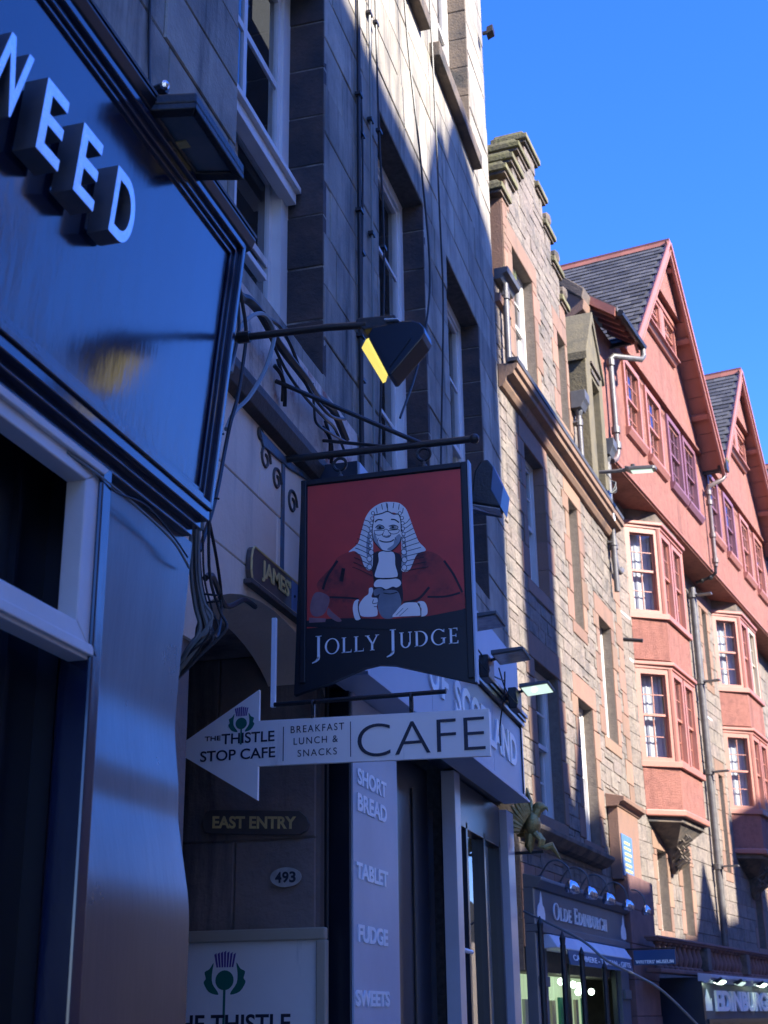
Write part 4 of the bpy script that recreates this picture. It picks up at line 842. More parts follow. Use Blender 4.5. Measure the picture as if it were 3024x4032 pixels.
# led floods on the rail
gl_ = ('sweet shop light over the rail, half hidden behind the judge sign', 'sweet shop light over the middle of the rail, unlit', 'sweet shop light at the far end of the rail, glowing white')
for i, (u, lit) in enumerate(((8.62, 0), (9.58, 0), (10.68, 1))):
    t = thing('shop_light', gl_[i], 'lamp', (-1.93, u, 4.06), 0, 'slim floodlights on the sweet shop rail')
    obj('lamp_head', MB().prism([(.10, -.17, -.02), (.33, -.17, .0), (.335, -.17, .022), (.10, -.17, .012)], (0, .34, 0)), M['lead'], t, bev=.004)
    obj('lens', MB().prism([(.115, -.15, -.024), (.32, -.15, -.006), (.32, .15, -.006), (.115, .15, -.024)], (0, 0, .003)), M['ledpale' if lit else 'lensgrey'], t)
    if lit: obj('led_chip', MB().ball((.20, -.04, -.026), .022, 8, (1, 1, .35)), M['ledlit'], t)
    obj('gear_box', MB().box(.0, .07, -.12, .10, -.17, .0), M['iron'], t, bev=.01); obj('arm', MB().tube([(.03, .0, -.03), (.12, 0, -.005)], .012, 6), M['iron'], t)
    obj('cable_tail', MB().tube([(.05, -.10, -.02), (.09, -.22, -.16), (.02, -.3, -.06), (-.0, -.45, .08)], .006, 5, 5), M['cable'], t)
cable('dangling_cable', [(-1.88, 10.2, 4.1), (-1.90, 10.25, 3.95), (-1.955, 10.3, 3.7), (-1.955, 10.3, 3.55)], .006, 'thin cable dangling down over the letters of SCOTLAND')
cable('dangling_cable', [(-1.95, 8.25, 4.35), (-1.93, 8.6, 4.2), (-1.9, 8.9, 4.05), (-1.9, 9.4, 4.05), (-1.92, 9.8, 4.0), (-1.9, 10.3, 4.05)], .006, 'thin black cable strung between the slim shop lights')

# ================================================================== CROW-STEPPED TENEMENT
A2 = rad(5.42)
T2 = thing('crowstep_tenement', 'tan rubble tenement with red sandstone dressings and a mossy crow-stepped gable', 'building', (-2.3, 12.85, 0), -A2)
rnd = random.Random(9)
Wn = [(.82, 1.73, 8.47, 9.95), (2.88, 3.32, 8.60, 9.86), (.92, 1.72, 5.95, 7.52), (2.90, 3.39, 6.0, 7.58), (4.23, 4.97, 4.87, 6.43), (.86, 1.83, 3.5, 5.07), (2.77, 3.52, 3.45, 5.06)]
WD = (4.28, 4.75, 8.44, 9.78)
steps = [(.50, 3.42, 10.45), (.72, 3.20, 10.84), (1.05, 2.85, 11.20), (1.38, 2.50, 11.58), (1.75, 2.20, 11.97)]
outside = [(-1, .50, 9.12, 13), (3.42, 7, 9.12, 13)]
for i in range(len(steps)):
    z0 = steps[i][2]; z1 = steps[i + 1][2] if i + 1 < len(steps) else 13
    if i + 1 < len(steps): outside += [(-1, steps[i + 1][0], z0, z1), (steps[i + 1][1], 7, z0, z1)]
    else: outside.append((-1, 7, z0, 13))
dress = []
def quoins(w, left=True, right=True, hh=.34, a=.17, b=.30):
    z = w[2]; k = 0
    while z < w[3] - .03:
        zt = min(z + hh, w[3]); e_ = a if k % 2 else b
        if left: dress.append((w[0] - e_, w[0], z, zt))
        if right: dress.append((w[1], w[1] + (b if k % 2 else a), z, zt))
        z = zt; k += 1
    dress.append((w[0] - .2, w[1] + .2, w[3], w[3] + .27)); dress.append((w[0] - .12, w[1] + .12, w[2] - .16, w[2]))
for wn_ in Wn: quoins(wn_)
dress = [d for d in dress]
z = 9.15; k = 0
while z < 10.4: dress.append((.50, .50 + (.18 if k % 2 else .3), z, min(z + .3, 10.45))); dress.append((3.42 - (.3 if k % 2 else .18), 3.42, z, min(z + .3, 10.45))); z += .3; k += 1
z = 2.9
while z < 9.1: dress.append((5.45 - (.0 if k % 2 else .14), 5.75, z, z + .31)); z += .31; k += 1
dress = sub_rects(dress, Wn + outside + [(0, 5.4, 7.80, 8.06)])
# remove overlaps between dressings
dd = []
for d in dress: dd += sub_rects([d], dd)
dress = dd
dormer = (3.92, 4.98, 8.15, 10.9)
lower = (-1, 6, 2.2, 2.95)
rub = courses(.0, 5.75, 2.95, 12.0, .13, .23, .20, .50, rnd, split=.22)
rub = sub_rects(rub, Wn + outside + dress + [dormer, (0, 5.4, 7.80, 8.06), (3.95, 5.2, 3.1, 4.2), (.0, 3.45, 3.18, 3.34)])
lay_stones(T2, 'rubble_stone', rub, .0, M['rubble'], rnd, gap=.005, depth=.09, ch=.006, jit=.004, proud=.005)
lay_stones(T2, 'dressed_stone', dress, .006, M['redstone'], rnd, gap=.006, depth=.22, ch=.006, proud=.003)
lay_stones(T2, 'pink_ashlar_block', sub_rects(courses(.0, 5.75, 2.2, 2.95, .25, .25, .5, .8, rnd), []), .006, M['redstone'], rnd, gap=.006, depth=.1, ch=.005)
mb = MB()
for a, b, c, d in sub_rects([(0, 5.75, 2.0, 12.0)], Wn + outside + [WD]): mb.box(-.34, -.012, a, b, c, d)
obj('wall', mb, M['rubblejoint'], T2)
obj('side_wall', MB().box(-6, -.345, 5.60, 5.748, 0, 9.0), M['rubblejoint'], T2); obj('wall_head', MB().box(-6, -.3, .0, 5.75, 9.0, 9.1), M['rubblejoint'], T2)
obj('room', MB().box(-1.1, -1.0, .05, 5.6, 0, 11.0), M['dark'], T2)
for w_ in Wn:
    wide = w_[1] - w_[0] > .6
    window(T2, FT, w_[0], w_[1], w_[2], w_[3], -.12, M['white'], 2 if wide else 1, 2, fw=.065, sw=.05, depth=.10, name='window', blind=(not wide))
window(T2, FT, WD[0], WD[1], WD[2], WD[3], -.06, M['white'], 1, 2, fw=.06, depth=.08)
# crow steps
for i, (a, b, z) in enumerate(steps):
    th = .13
    nxt = steps[i + 1] if i + 1 < len(steps) else None
    spans = [(a - .14, nxt[0] + .04), (nxt[1] - .04, b + .14)] if nxt else [(a - .10, b + .14)]
    for (p, q) in spans:
        t2 = obj('crow_step_cap', MB().box(-.42, .055, p, q, z, z + .075).prism([(-.40, p + .03, z + .076), (.03, p + .03, z + .076), (-.02, p + .06, z + .15), (-.38, p + .06, z + .15)], (0, q - p - .09, 0)), M['mossy'], T2, bev=.008)
        obj('drip_mould', MB().box(-.40, .025, p + .03, q - .03, z - .04, z - .001), M['greystone'], t2)
    if i:
        for q0, q1 in ((a - .004, a + .05), (b - .05, b + .004)): obj('step_side', MB().box(-.36, -.013, q0, q1, steps[i - 1][2] + .15, z - .04), M['redstone'], T2)
for zz, s_ in ((10.63, 3.36), (11.0, 3.02), (11.36, 2.66)): obj('carved_roundel', MB().lathe([(.09, -.06), (.10, -.02), (.10, .02), (.06, .05)], (.01, s_, zz), 'x', 12), M['greystone'], T2)
obj('gable_cheek', MB().box(-.36, -.013, .496, .54, 9.12, 10.41), M['redstone'], T2); obj('gable_cheek', MB().box(-.36, -.013, 3.38, 3.424, 9.12, 10.41), M['redstone'], T2)
obj('gable_back', MB().prism([(-.35, .52, 9.1), (-.35, 3.40, 9.1), (-.35, 2.2, 11.9), (-.35, 1.75, 11.9)], (-.02, 0, 0)), M['rubblejoint'], T2)
# main cornice
prof = [(0, 7.79), (.04, 7.80), (.075, 7.85), (.09, 7.90), (.165, 7.925), (.175, 7.965), (.205, 7.985), (.215, 8.035), (0, 8.06)]
s_ = .01
while s_ < 5.39:
    e_ = min(s_ + .92, 5.40); obj('cornice_stone', MB().prism([(o_, s_, z) for o_, z in prof], (0, e_ - s_ - .004, 0)), M['redstone'], T2, bev=.004); s_ = e_
obj('gutter', MB().prism([(.10, -.0, 8.062), (.215, .0, 8.062), (.225, .0, 8.10), (.12, .0, 8.11)], (0, 5.36, 0)), M['lead'], T2)
obj('lower_string', MB().prism([(0, .02, 3.18), (.08, .02, 3.20), (.16, .02, 3.27), (.165, .02, 3.31), (0, .02, 3.34)], (0, 3.42, 0)), M['greystone'], T2, bev=.005)
# green stained dormer
dm = MB().prism([(.13, 3.95, 8.16), (.13, 4.28, 8.16), (.13, 4.28, 9.78), (.13, 4.75, 9.78), (.13, 4.75, 8.16), (.13, 4.97, 8.16), (.13, 4.97, 10.02), (.13, 4.48, 10.80), (.13, 3.95, 9.95)], (-.33, 0, 0))
obj('dormer_front', dm, M['dormerstone'], T2, bev=.01)
obj('dormer_cope', MB().prism([(.16, 3.90, 9.90), (.16, 4.48, 10.74), (.16, 5.03, 9.98), (.16, 5.03, 10.06), (.16, 4.48, 10.90), (.16, 3.90, 10.02)], (-.4, 0, 0)), M['dormerstone'], T2, bev=.01)
obj('dormer_panel', MB().box(.13, .15, 4.22, 4.70, 9.84, 9.90).box(.13, .16, 4.22, 4.82, 9.98, 10.01), M['greystone'], T2)
obj('dormer_cheek', MB().box(-1.4, -.2, 3.97, 4.95, 8.9, 9.98), M['harlgrey'], T2)
# carved panel with plaque
obj('panel_block', MB().box(-.0, .13, 3.96, 5.15, 3.12, 4.0), M['redstone'], T2, bev=.008)
obj('panel_field', MB().box(.13, .137, 4.0, 5.10, 3.12, 3.90), M['greystone'], T2) if False else None
obj('panel_hood', MB().prism([(0, 3.90, 3.96), (.14, 3.90, 3.96), (.17, 3.90, 4.0), (.22, 3.90, 4.02), (.23, 3.90, 4.07), (0, 3.90, 4.12)], (0, 1.36, 0)), M['redstone'], T2, bev=.006)
pq = obj('plaque', MB().box(.131, .145, 4.0, 4.60, 3.16, 3.65), M['plaque'], T2, bev=.004)
obj('plaque_lettering', text_mb('THE\nWRITERS\nHOUSE', lambda u, n, z: (.145 + n, u, z), 4.07, 4.53, 3.22, 3.60, .004, .03), M['plaquegold'], pq) if False else obj('plaque_lettering', flat([rct(4.08 + .03 * (i % 2), 4.52 - .04 * (i % 3), 3.215 + .065 * i, 3.245 + .065 * i) for i in range(6)], lambda u, n, z: (.145 + n, u, z), 0, .002), M['plaquegold'], pq)
# left corner gutter with plants and its pipe
W2_ = wm(T2)
def on2(name, label, cat, p, group=None): return thing(name, label, cat, tuple(W2_ @ Vector(p)), -A2, group)
t = on2('roof_gutter', 'grey moulded lead gutter at the corner of the dark tenement with plants in it', 'gutter', (0, 0, 9.1))
obj('trough', MB().prism([(.0, .02, -.02), (.07, .02, -.02), (.10, .02, .03), (.15, .02, .05), (.16, .02, .11), (.0, .02, .11)], (0, .50, 0)), M['lead'], t, bev=.004)
obj('bed_mould', MB().prism([(.0, .02, -.30), (.05, .02, -.28), (.06, .02, -.2), (.0, .02, -.18)], (0, .47, 0)), M['redstone'], t)
t = on2('gutter_plants', 'small tuft of green plants sprouting from the corner gutter', 'plant', (.1, .4, 9.2))
mb = MB()
for i in range(70):
    a = R_.uniform(-.24, .16); b = R_.uniform(-.05, .05); h_ = R_.uniform(.04, .16); dx, dy = R_.uniform(-.03, .04), R_.uniform(-.04, .04)
    mb.add([(b, a, 0), (b + .008, a + .014, 0), (b + dx, a + dy, h_)], [(0, 1, 2)])
tag(obj('grass_blades', mb, M['moss'], t), kind='stuff')
def pipe_run(p, z0, z1, label, mat_='pipe', r=.036, group='rainwater pipes on the far tenements', offs=.08, head=None, root=None, ang=-A2, W=None, joints=1.1, shoe=None):
    t = thing('drainpipe', label, 'drainpipe', tuple((W or W2_) @ Vector((offs, p, z1))), ang, group)
    obj('pipe', MB().tube([(0, 0, z0 - z1), (0, 0, 0)], r, 10), M[mat_], t, smooth=True)
    z = -.15
    while z > z0 - z1: obj('collar', MB().lathe([(r * 1.02, -.05), (r * 1.38, -.045), (r * 1.38, .045), (r * 1.02, .05)], (0, 0, z), 'z', 10).box(-offs, 0, -.06, .06, z - .012, z + .012), M[mat_], t); z -= joints
    if head: obj('hopper_head', MB().prism([(-.07, -.12 * head, .02), (.06, -.12 * head, .02), (.10, -.12 * head, .10), (.13, -.12 * head, .14), (.13, -.12 * head, .26), (-.07, -.12 * head, .26)], (0, .24 * head, 0)).lathe([(r, -.06), (r * 1.6, .0), (r * 1.7, .04)], (0, 0, 0), 'z', 10), M['lead'], t, bev=.006)
    return t
pipe_run(.20, 8.06, 9.10, 'short grey pipe from the corner gutter down onto the cornice', offs=.07)
pipe_run(3.50, 8.08, 8.95, 'grey pipe under a moulded hopper left of the green stained dormer', head=1.0)
t2_ = pipe_run(5.20, 7.0, 8.95, 'grey pipe under a moulded hopper beside the red house, behind the street lamp', head=1.0)
t = on2('bent_pipe', 'short bent soil pipe poking below the end of the cornice', 'drainpipe', (.07, 5.25, 7.75))
obj('pipe', MB().tube([(0, 0, .03), (0, .0, -.25), (.01, .05, -.38), (.03, .14, -.42), (.04, .22, -.36)], .042, 10, 4), M['pipe'], t, smooth=True); obj('collar', MB().lathe([(.045, -.04), (.06, -.03), (.06, .03)], (0, 0, -.10), 'z', 10), M['pipe'], t)
# street lamp bracketed to the wall
t = on2('street_lamp', 'grey horizontal street lamp head sticking out in front of the red gabled house', 'street lamp', (.15, 4.62, 8.5))
obj('lamp_head', MB().prism([(.28, -.07, .0), (.34, -.09, -.03), (.66, -.08, -.055), (.69, -.04, -.05), (.69, .04, -.05), (.66, .08, -.055), (.34, .09, -.03), (.28, .07, .0)], (0.0, 0, .045)), M['pipe'], t, bev=.008)
obj('lamp_arm', MB().tube([(-.08, 0, .03), (.14, 0, .01), (.30, 0, .01)], .028, 8), M['pipe'], t, smooth=True)
obj('sensor', MB().lathe([(.03, 0), (.03, .05)], (.38, 0, .02), 'z', 8), M['iron'], t); obj('lens', MB().prism([(.36, -.06, -.034), (.64, -.06, -.06), (.64, .06, -.06), (.36, .06, -.034)], (0, 0, -.006)), M['ledpale'], t)
t = on2('junction_box', 'grey junction box with looped wires beneath the street lamp arm', 'box', (.10, 4.78, 8.15))
obj('case', MB().box(-.05, .07, -.07, .07, -.16, .14), M['plateblue'], t, bev=.01)
for i in range(4): obj('wire', MB().tube([(.05, -.05 + .03 * i, .1), (.14, .08, .16 + .04 * i), (.08, .10, .34), (.02, -.02, .42 + .02 * i)], .006, 5, 5), M['cablegrey' if i % 2 else 'cable'], t)
obj('wire_loop', MB().ring((.10, -.02, -.24), .05, .006, (1, 0, 0), 14), M['letterpale'], t)

# ================================================================== RED GABLED HOUSE
A3 = rad(10.33)
T3 = thing('red_gabled_house', 'salmon red harled house with steep slated gables, jettied over a stone front with bay windows', 'building', (-1.68, 19.35, 0), -A3)
W3_ = wm(T3)
def on3(name, label, cat, p, group=None): return thing(name, label, cat, tuple(W3_ @ Vector(p)), -A3, group)
rnd = random.Random(21)
UW = [(.55, 1.47, 10.17, 11.50), (1.80, 2.76, 10.17, 11.50), (3.18, 4.10, 10.17, 11.53), (4.25, 5.17, 10.17, 11.53), (6.10, 6.96, 10.17, 11.53), (7.43, 8.33, 10.17, 11.53), (8.93, 9.83, 10.17, 11.54), (10.30, 11.22, 10.17, 11.54), (12.1, 12.9, 10.17, 11.54), (13.4, 14.2, 10.17, 11.54)]
UW = [(a + .0, b, c + .02, d - .04) for a, b, c, d in UW]
L3 = 18.0
mb = MB()
for a, b, c, d in sub_rects([(-1.0, L3, 9.36, 11.45)], UW): mb.box(-.30, 0, a, b, c, d)
obj('upper_wall', mb, M['harl'], T3)
obj('end_wall', MB().box(-.44, -.30, -1.0, -.75, 9.36, 11.6).box(-7, -.44, -1.0, -.7, 8.0, 11.9), M['harl'], T3)
obj('harled_end', MB().prism([(-.30, -1.012, 8.1), (-3.5, -1.012, 8.1), (-3.5, -1.012, 14.0), (-.30, -1.012, 11.4)], (0, .01, 0)), M['harlgrey'], T3)
obj('jetty_soffit', MB().box(-.46, -.002, -1.0, L3, 9.30, 9.359), M['harl'], T3)
obj('jetty_bead', MB().tube([(.012, -1.0, 9.345), (.012, L3, 9.345)], .022, 8), M['redtrim'], T3, smooth=True)
obj('jetty_fillet', MB().box(.0, .012, -1.0, L3, 9.38, 9.43), M['harl'], T3)
GC = [2.97, 8.87, 14.77]; HW = 2.92; ZE = 11.38; ZP = 14.70; OV = .42
for gi, gc in enumerate(GC):
    rise = (ZP - ZE) / HW
    # gable plaster face, a little proud, its lower lip makes the long drip line over the windows
    zl = 11.60
    a_ = gc - HW + (zl - ZE) / rise; b_ = gc + HW - (zl - ZE) / rise
    obj('gable_wall', MB().prism([(.055, a_ - .02, zl), (.055, b_ + .02, zl), (.055, gc, ZP - .02)], (-.3, 0, 0)), M['harl'], T3)
    obj('gable_infill', MB().prism([(-.0, gc - HW + .03, ZE - .03), (-.0, gc + HW - .03, ZE - .03), (-.0, b_, zl + .03), (-.0, a_, zl + .03)], (-.3, 0, 0)), M['harl'], T3)
    obj('drip_ledge', MB().box(.0, .085, a_ + .1, b_ - .1, zl - .03, zl + .005), M['harl'], T3)
    for sg in (-1, 1):
        def rk(d, t_, off):      # d along the rake from the eave, t_ above the roof line
            L_ = math.hypot(HW, ZP - ZE); ux, uz = HW / L_, (ZP - ZE) / L_
            s0_, z0_ = gc + sg * HW, ZE; return (off, s0_ - sg * ux * d + sg * uz * t_, z0_ + uz * d + ux * t_)
        LR = math.hypot(HW, ZP - ZE)
        bb = MB().prism([rk(-.12, -.16, OV - .04), rk(LR + .08, -.16, OV - .04), rk(LR + .0, .03, OV - .04), rk(-.12, .03, OV - .04)], (.04, 0, 0))
        bo = obj('bargeboard', bb, M['redtrim'], T3, bev=.005)
        obj('bargeboard_mould', MB().prism([rk(-.12, -.02, OV), rk(LR - .02, -.02, OV), rk(LR - .02, .05, OV), rk(-.12, .05, OV)], (.035, 0, 0)).prism([rk(-.12, -.155, OV), rk(LR + .03, -.155, OV), rk(LR + .03, -.125, OV), rk(-.12, -.125, OV)], (.012, 0, 0)), M['redtrim'], bo, bev=.004)
        # boarded soffit, board by board
        nb = 12
        for k in range(nb):
            d0, d1 = LR * k / nb, LR * (k + 1) / nb - .012
            obj('soffit_board', MB().prism([rk(d0, -.035, .0), rk(d1, -.035, .0), rk(d1, -.015, .0), rk(d0, -.015, .0)], (OV - .041, 0, 0)), M['redtrim'], T3)
        for d in (1.05, 2.55, 3.9):
            obj('outlooker', MB().prism([rk(d, -.15, .06), rk(d + .10, -.15, .06), rk(d + .10, -.036, .06), rk(d, -.036, .06)], (OV - .105, 0, 0)), M['redtrim'], T3, bev=.005)
        # roof deck and slates
        obj('roof_deck', MB().prism([rk(-.1, -.014, OV), rk(LR, -.014, OV), rk(LR, .012, OV), rk(-.1, .012, OV)], (-7.4, 0, 0)), M['lead'], T3)
        if sg < 0 and gi < 2 or gi == 0:
            rows = 25; sl = []
            st = MB()
            for r_ in range(rows):
                d = LR * r_ / rows; off = OV + .02 - (.13 if r_ % 2 else 0)
                while off > -7:
                    wv = rnd.uniform(.20, .30); dz = rnd.uniform(0, .006)
                    p = [rk(d - .01 + rnd.uniform(-.006, .006), .036 + dz, off), rk(d + .21, .018, off), rk(d + .21, .018, off - wv + .008), rk(d - .01 + rnd.uniform(-.006, .006), .036 + dz, off - wv + .008)]
                    c_ = (Vector(p[0]) + Vector(p[2])) / 2; sl.append((p, c_, (W3_ @ c_ - EYE).length if inview(W3_ @ c_, .01) and sg < 0 else 999)); off -= wv
            sl.sort(key=lambda q: q[2]); nn = 170 if gi == 0 else 110
            for i, (p, c_, dist) in enumerate(sl):
                nv = (Vector(p[1]) - Vector(p[0])).cross(Vector(p[3]) - Vector(p[0])).normalized() * -.008
                if sg > 0: nv = -nv
                q = [Vector(v) - c_ for v in p]
                if i < nn and dist < 900 and sg < 0:
                    o = obj('slate', MB().prism(q, nv), M['slate'], T3); o.location = c_
                else: st.prism(p, nv)
            if st.v: tag(obj('slate_field', st, M['slate'], T3), kind='stuff')
    off = OV + .01; k = 0
    while off > -6:
        obj('ridge_tile', MB().prism([(off, gc - .15, ZP - .11), (off, gc, ZP + .06), (off, gc + .15, ZP - .11), (off, gc, ZP - .02)], (-.44, 0, 0)).prism([(off, gc - .02, ZP + .04), (off, gc - .02, ZP + .085), (off, gc + .02, ZP + .085), (off, gc + .02, ZP + .04)], (-.44, 0, 0)), M['ridge'], T3); off -= .445
    zj = 13.56; hw_ = (ZP - zj) / rise - .06
    obj('gable_peak', MB().prism([(.28, gc - hw_, zj), (.28, gc + hw_, zj), (.28, gc, ZP - .06)], (-.5, 0, 0)), M['harl'], T3)
    # gable window: four lights in a frame that stands proud
    gw0, gw1, gz0, gz1 = gc - .92, gc + .92, 12.80, 13.42
    for (a, b) in ((gw0, gc - .10), (gc + .10, gw1)):
        window(T3, FT, a, b, gz0, gz1, .14, M['redtrim'], 2, 2, fw=.06, sw=.035, mun=.02, proud=.02, depth=.09, meet=(gz0 + gz1) / 2, blind=False, name='gable_window')
    obj('window_post', MB().box(.055, .17, gc - .10, gc + .10, gz0, gz1), M['redtrim'], T3, bev=.006)
    obj('window_head', MB().box(.055, .19, gw0 - .04, gw1 + .04, gz1, gz1 + .08), M['redtrim'], T3, bev=.006)
    obj('window_sill', MB().prism([(.055, gw0 - .08, gz0 - .10), (.11, gw0 - .08, gz0 - .10), (.15, gw0 - .08, gz0 - .05), (.20, gw0 - .08, gz0 - .03), (.20, gw0 - .08, gz0), (.055, gw0 - .08, gz0 + .01)], (0, gw1 - gw0 + .16, 0)), M['redtrim'], T3, bev=.004)
    obj('window_back', MB().box(.058, .06, gw0, gw1, gz0, gz1), M['blind'], T3)
# lean-to eave at the near end
obj('eave_roof', MB().prism([(.44, -1.08, 11.34), (-3.2, -1.08, 14.1), (-3.2, -1.08, 14.18), (.44, -1.08, 11.42)], (0, 1.24, 0)), M['slate'], T3)
for i in range(5): obj('rafter', MB().prism([(.36, -.98 + i * .23, 11.30), (-.02, -.98 + i * .23, 11.56), (-.02, -.98 + i * .23, 11.64), (.40, -.98 + i * .23, 11.36)], (0, .06, 0)), M['redtrim'], T3)
obj('eave_board', MB().prism([(.40, -1.10, 11.27), (-2.6, -1.10, 13.55), (-2.6, -1.10, 13.70), (.42, -1.10, 11.40)], (0, .04, 0)), M['redtrim'], T3)
obj('eave_gutter', MB().tube([(.47, -1.05, 11.32), (.47, .20, 11.32)], .055, 8), M['iron'], T3, smooth=True)
obj('skew_cope', MB().prism([(.02, -1.42, 11.50), (-2.6, -1.42, 13.9), (-2.6, -1.42, 14.06), (.06, -1.42, 11.66)], (0, .34, 0)), M['greystone'], T3, bev=.012)
obj('skew_putt', MB().prism([(-.25, -1.38, 11.2), (.02, -1.38, 11.34), (.04, -1.38, 11.5), (-.25, -1.38, 11.7)], (0, .38, 0)), M['redstone'], T3, bev=.012)
obj('roof_back', MB().prism([(-7, -1, 8), (-7, L3, 8), (-7, L3, 12.5), (-7, -1, 12.5)], (-.1, 0, 0)), M['harl'], T3)
for i, u in enumerate(UW):
    m_ = M['purple'] if i in (2, 3, 4, 5) else M['redtrim']
    window(T3, FT, u[0], u[1], u[2], u[3], .02, m_, 3, 2, fw=.085, sw=.035, mun=.018, proud=.02, depth=.12, blind=True)
    obj('window_sill', MB().prism([(0, u[0] - .05, u[2] - .14), (.05, u[0] - .05, u[2] - .12), (.10, u[0] - .05, u[2] - .04), (.10, u[0] - .05, u[2]), (0, u[0] - .05, u[2] + .01)], (0, u[1] - u[0] + .10, 0)), m_ if i in (2, 3) else M['redtrim'], T3, bev=.004)
obj('room', MB().box(-1.3, -1.2, -1, L3, 9.36, 11.6).box(-1.3, -.3, -.7, L3, 9.36, 9.40), M['dark'], T3)
# lower stone front
WO = -.45
LW = [(2.02, 2.56, 2.78, 3.95), (3.45, 3.98, 2.78, 3.92), (8.9, 9.5, 2.78, 3.92), (10.3, 10.8, 2.78, 3.92), (6.62, 7.0, 7.45, 8.90), (6.70, 7.05, 4.0, 5.75)]
dress = []
for w_ in LW: quoins(w_, hh=.36, a=.14, b=.24)
dd = []
for d in sub_rects(dress, LW): dd += sub_rects([d], dd)
dress = dd
BAYS = [(1.62, 3.92), (7.52, 9.82)]
holes = [(a + .05, b - .05, 4.37, 9.10) for a, b in BAYS]
dress = sub_rects(dress, holes)
rub = sub_rects(courses(-.8, 12.6, 2.3, 9.30, .20, .30, .35, .70, rnd), LW + dress + holes)
lay_stones(T3, 'squared_stone', rub, WO, M['rubble'], rnd, gap=.005, depth=.09, ch=.006, jit=.003, proud=.004, limit=270)
lay_stones(T3, 'dressed_stone', dress, WO + .006, M['redstone'], rnd, gap=.006, depth=.22, ch=.006)
mb = MB()
for a, b, c, d in sub_rects([(-.8, L3, 1.0, 9.30)], LW + holes): mb.box(WO - .32, WO - .012, a, b, c, d)
obj('lower_wall', mb, M['rubblejoint'], T3)
T3o = lambda u, n, z: (n + WO, u, z)
for w_ in LW: window(T3, T3o, w_[0], w_[1], w_[2], w_[3], -.14, M['white'], 1, 2, fw=.06, sw=.045, depth=.09, blind=True)
obj('lower_room', MB().box(WO - 2.6, WO - 2.5, -.8, L3, 0, 9.3), M['room'], T3)
BD = .45
for bi, (b0, b1) in enumerate(BAYS):
    pts = [(WO, b0), (0.0, b0 + BD), (0.0, b1 - BD), (WO, b1)]
    def band_(name, o0, z0, z1, m_, bev=.006, in_=0.0):
        ex = [(WO, b0 - o0 * .7), (o0, b0 + BD - o0 * .4), (o0, b1 - BD + o0 * .4), (WO, b1 + o0 * .7)]
        return obj(name, MB().prism([(a, b, z0) for a, b in ex], (0, 0, z1 - z0)), m_, T3, bev=bev)
    band_('bay_apron', 0, 4.50, 5.13, M['harl']); band_('bay_base_mould', .05, 4.40, 4.50, M['redtrim'], .02)
    band_('bay_apron', 0, 6.80, 7.46, M['harl'])
    for z in (5.13, 7.46): band_('bay_sill', .055, z, z + .09, M['redtrim'])
    for z in (6.66, 8.98): band_('bay_cornice', .02, z, z + .05, M['redtrim']); band_('bay_cornice', .06, z + .05, z + .11, M['redtrim'], .012)
    band_('bay_cap', -.05, 9.09, 9.30, M['greystone'])
    obj('bay_underside', MB().prism([(WO, b0 + .06, 4.32), (-.03, b0 + BD + .02, 4.32), (-.03, b1 - BD - .02, 4.32), (WO, b1 - .06, 4.32)], (0, 0, .08)), M['greystone'], T3, bev=.01)
    cm = MB(); top = [(WO, b0 + .12), (-.06, b0 + BD + .04), (-.06, b1 - BD - .04), (WO, b1 - .12)]; cx = (b0 + b1) / 2
    botm = [(WO, cx - .22), (WO + .16, cx - .16), (WO + .16, cx + .16), (WO, cx + .22)]
    cm.add([(a, b, 4.32) for a, b in top] + [(a, b, 4.02) for a, b in botm], [(0, 1, 2, 3), (7, 6, 5, 4), (0, 4, 5, 1), (1, 5, 6, 2), (2, 6, 7, 3), (3, 7, 4, 0)]); obj('bay_corbel', cm, M['greystone'], T3)
    cb_ = MB(); cb_.lathe([(.04, -.42), (.08, -.34), (.11, -.22), (.16, -.10), (.20, -.0), (.22, .04)], (WO + .06, cx, 4.06), 'z', 12)
    for i in range(26):
        a = R_.uniform(-1.4, 1.4); z = R_.uniform(-.38, .02); rr_ = .10 + (z + .4) * .30
        cb_.tube([(WO + .05 + rr_ * math.cos(a) * .8, cx + rr_ * math.sin(a), 4.06 + z), (WO + .10 + (rr_ + .07) * math.cos(a + .1), cx + (rr_ + .06) * math.sin(a + .2), 4.06 + z + .09), (WO + .08 + (rr_ + .04) * math.cos(a), cx + (rr_ + .02) * math.sin(a + .3), 4.06 + z + .15)], .022, 5)
    obj('carved_corbel', cb_, M['greystone'], T3)
    for fi in range(3):
        T_, L_ = seg_T(pts[fi], pts[fi + 1])
        for (z0, z1) in ((5.22, 6.66), (7.55, 8.98)):
            cuts = [(0.0, L_)] if fi != 1 else [(0.0, L_ / 2), (L_ / 2, L_)]
            for ci, (u0, u1) in enumerate(cuts):
                window(T3, T_, u0 + (.03 if fi == 1 else .0), u1 - .03, z0, z1, -.02, M['creamtrim'] if (bi == 1 and fi == 1 and ci == 1 and z0 > 7) else M['redtrim'], 2, 2, fw=.085, sw=.038, mun=.014, proud=.02, depth=.10, name='bay_window', blind='panereflection')
    for z in (5.22, 7.55):
        for q in pts[1:3]: obj('bay_post', MB().lathe([(.05, 0), (.05, 1.44)], (q[0] - .035, q[1], z), 'z', 8), M['redtrim'], T3)
    obj('bay_floor', MB().prism([(a - .02, b, 7.40) for a, b in pts], (0, 0, .05)).prism([(a - .02, b, 9.0) for a, b in pts], (0, 0, .04)).prism([(a - .02, b, 5.05) for a, b in pts], (0, 0, .05)), M['room'], T3)
    obj('ceiling', MB().box(WO - 2.5, WO, b0 - 1.2, b1 + 1.6, 6.72, 6.76).box(WO - 2.5, WO, b0 - 1.2, b1 + 1.6, 9.05, 9.09).box(WO - 2.5, WO, b0 - 1.2, b1 + 1.6, 7.40, 7.44), M['blind'], T3)
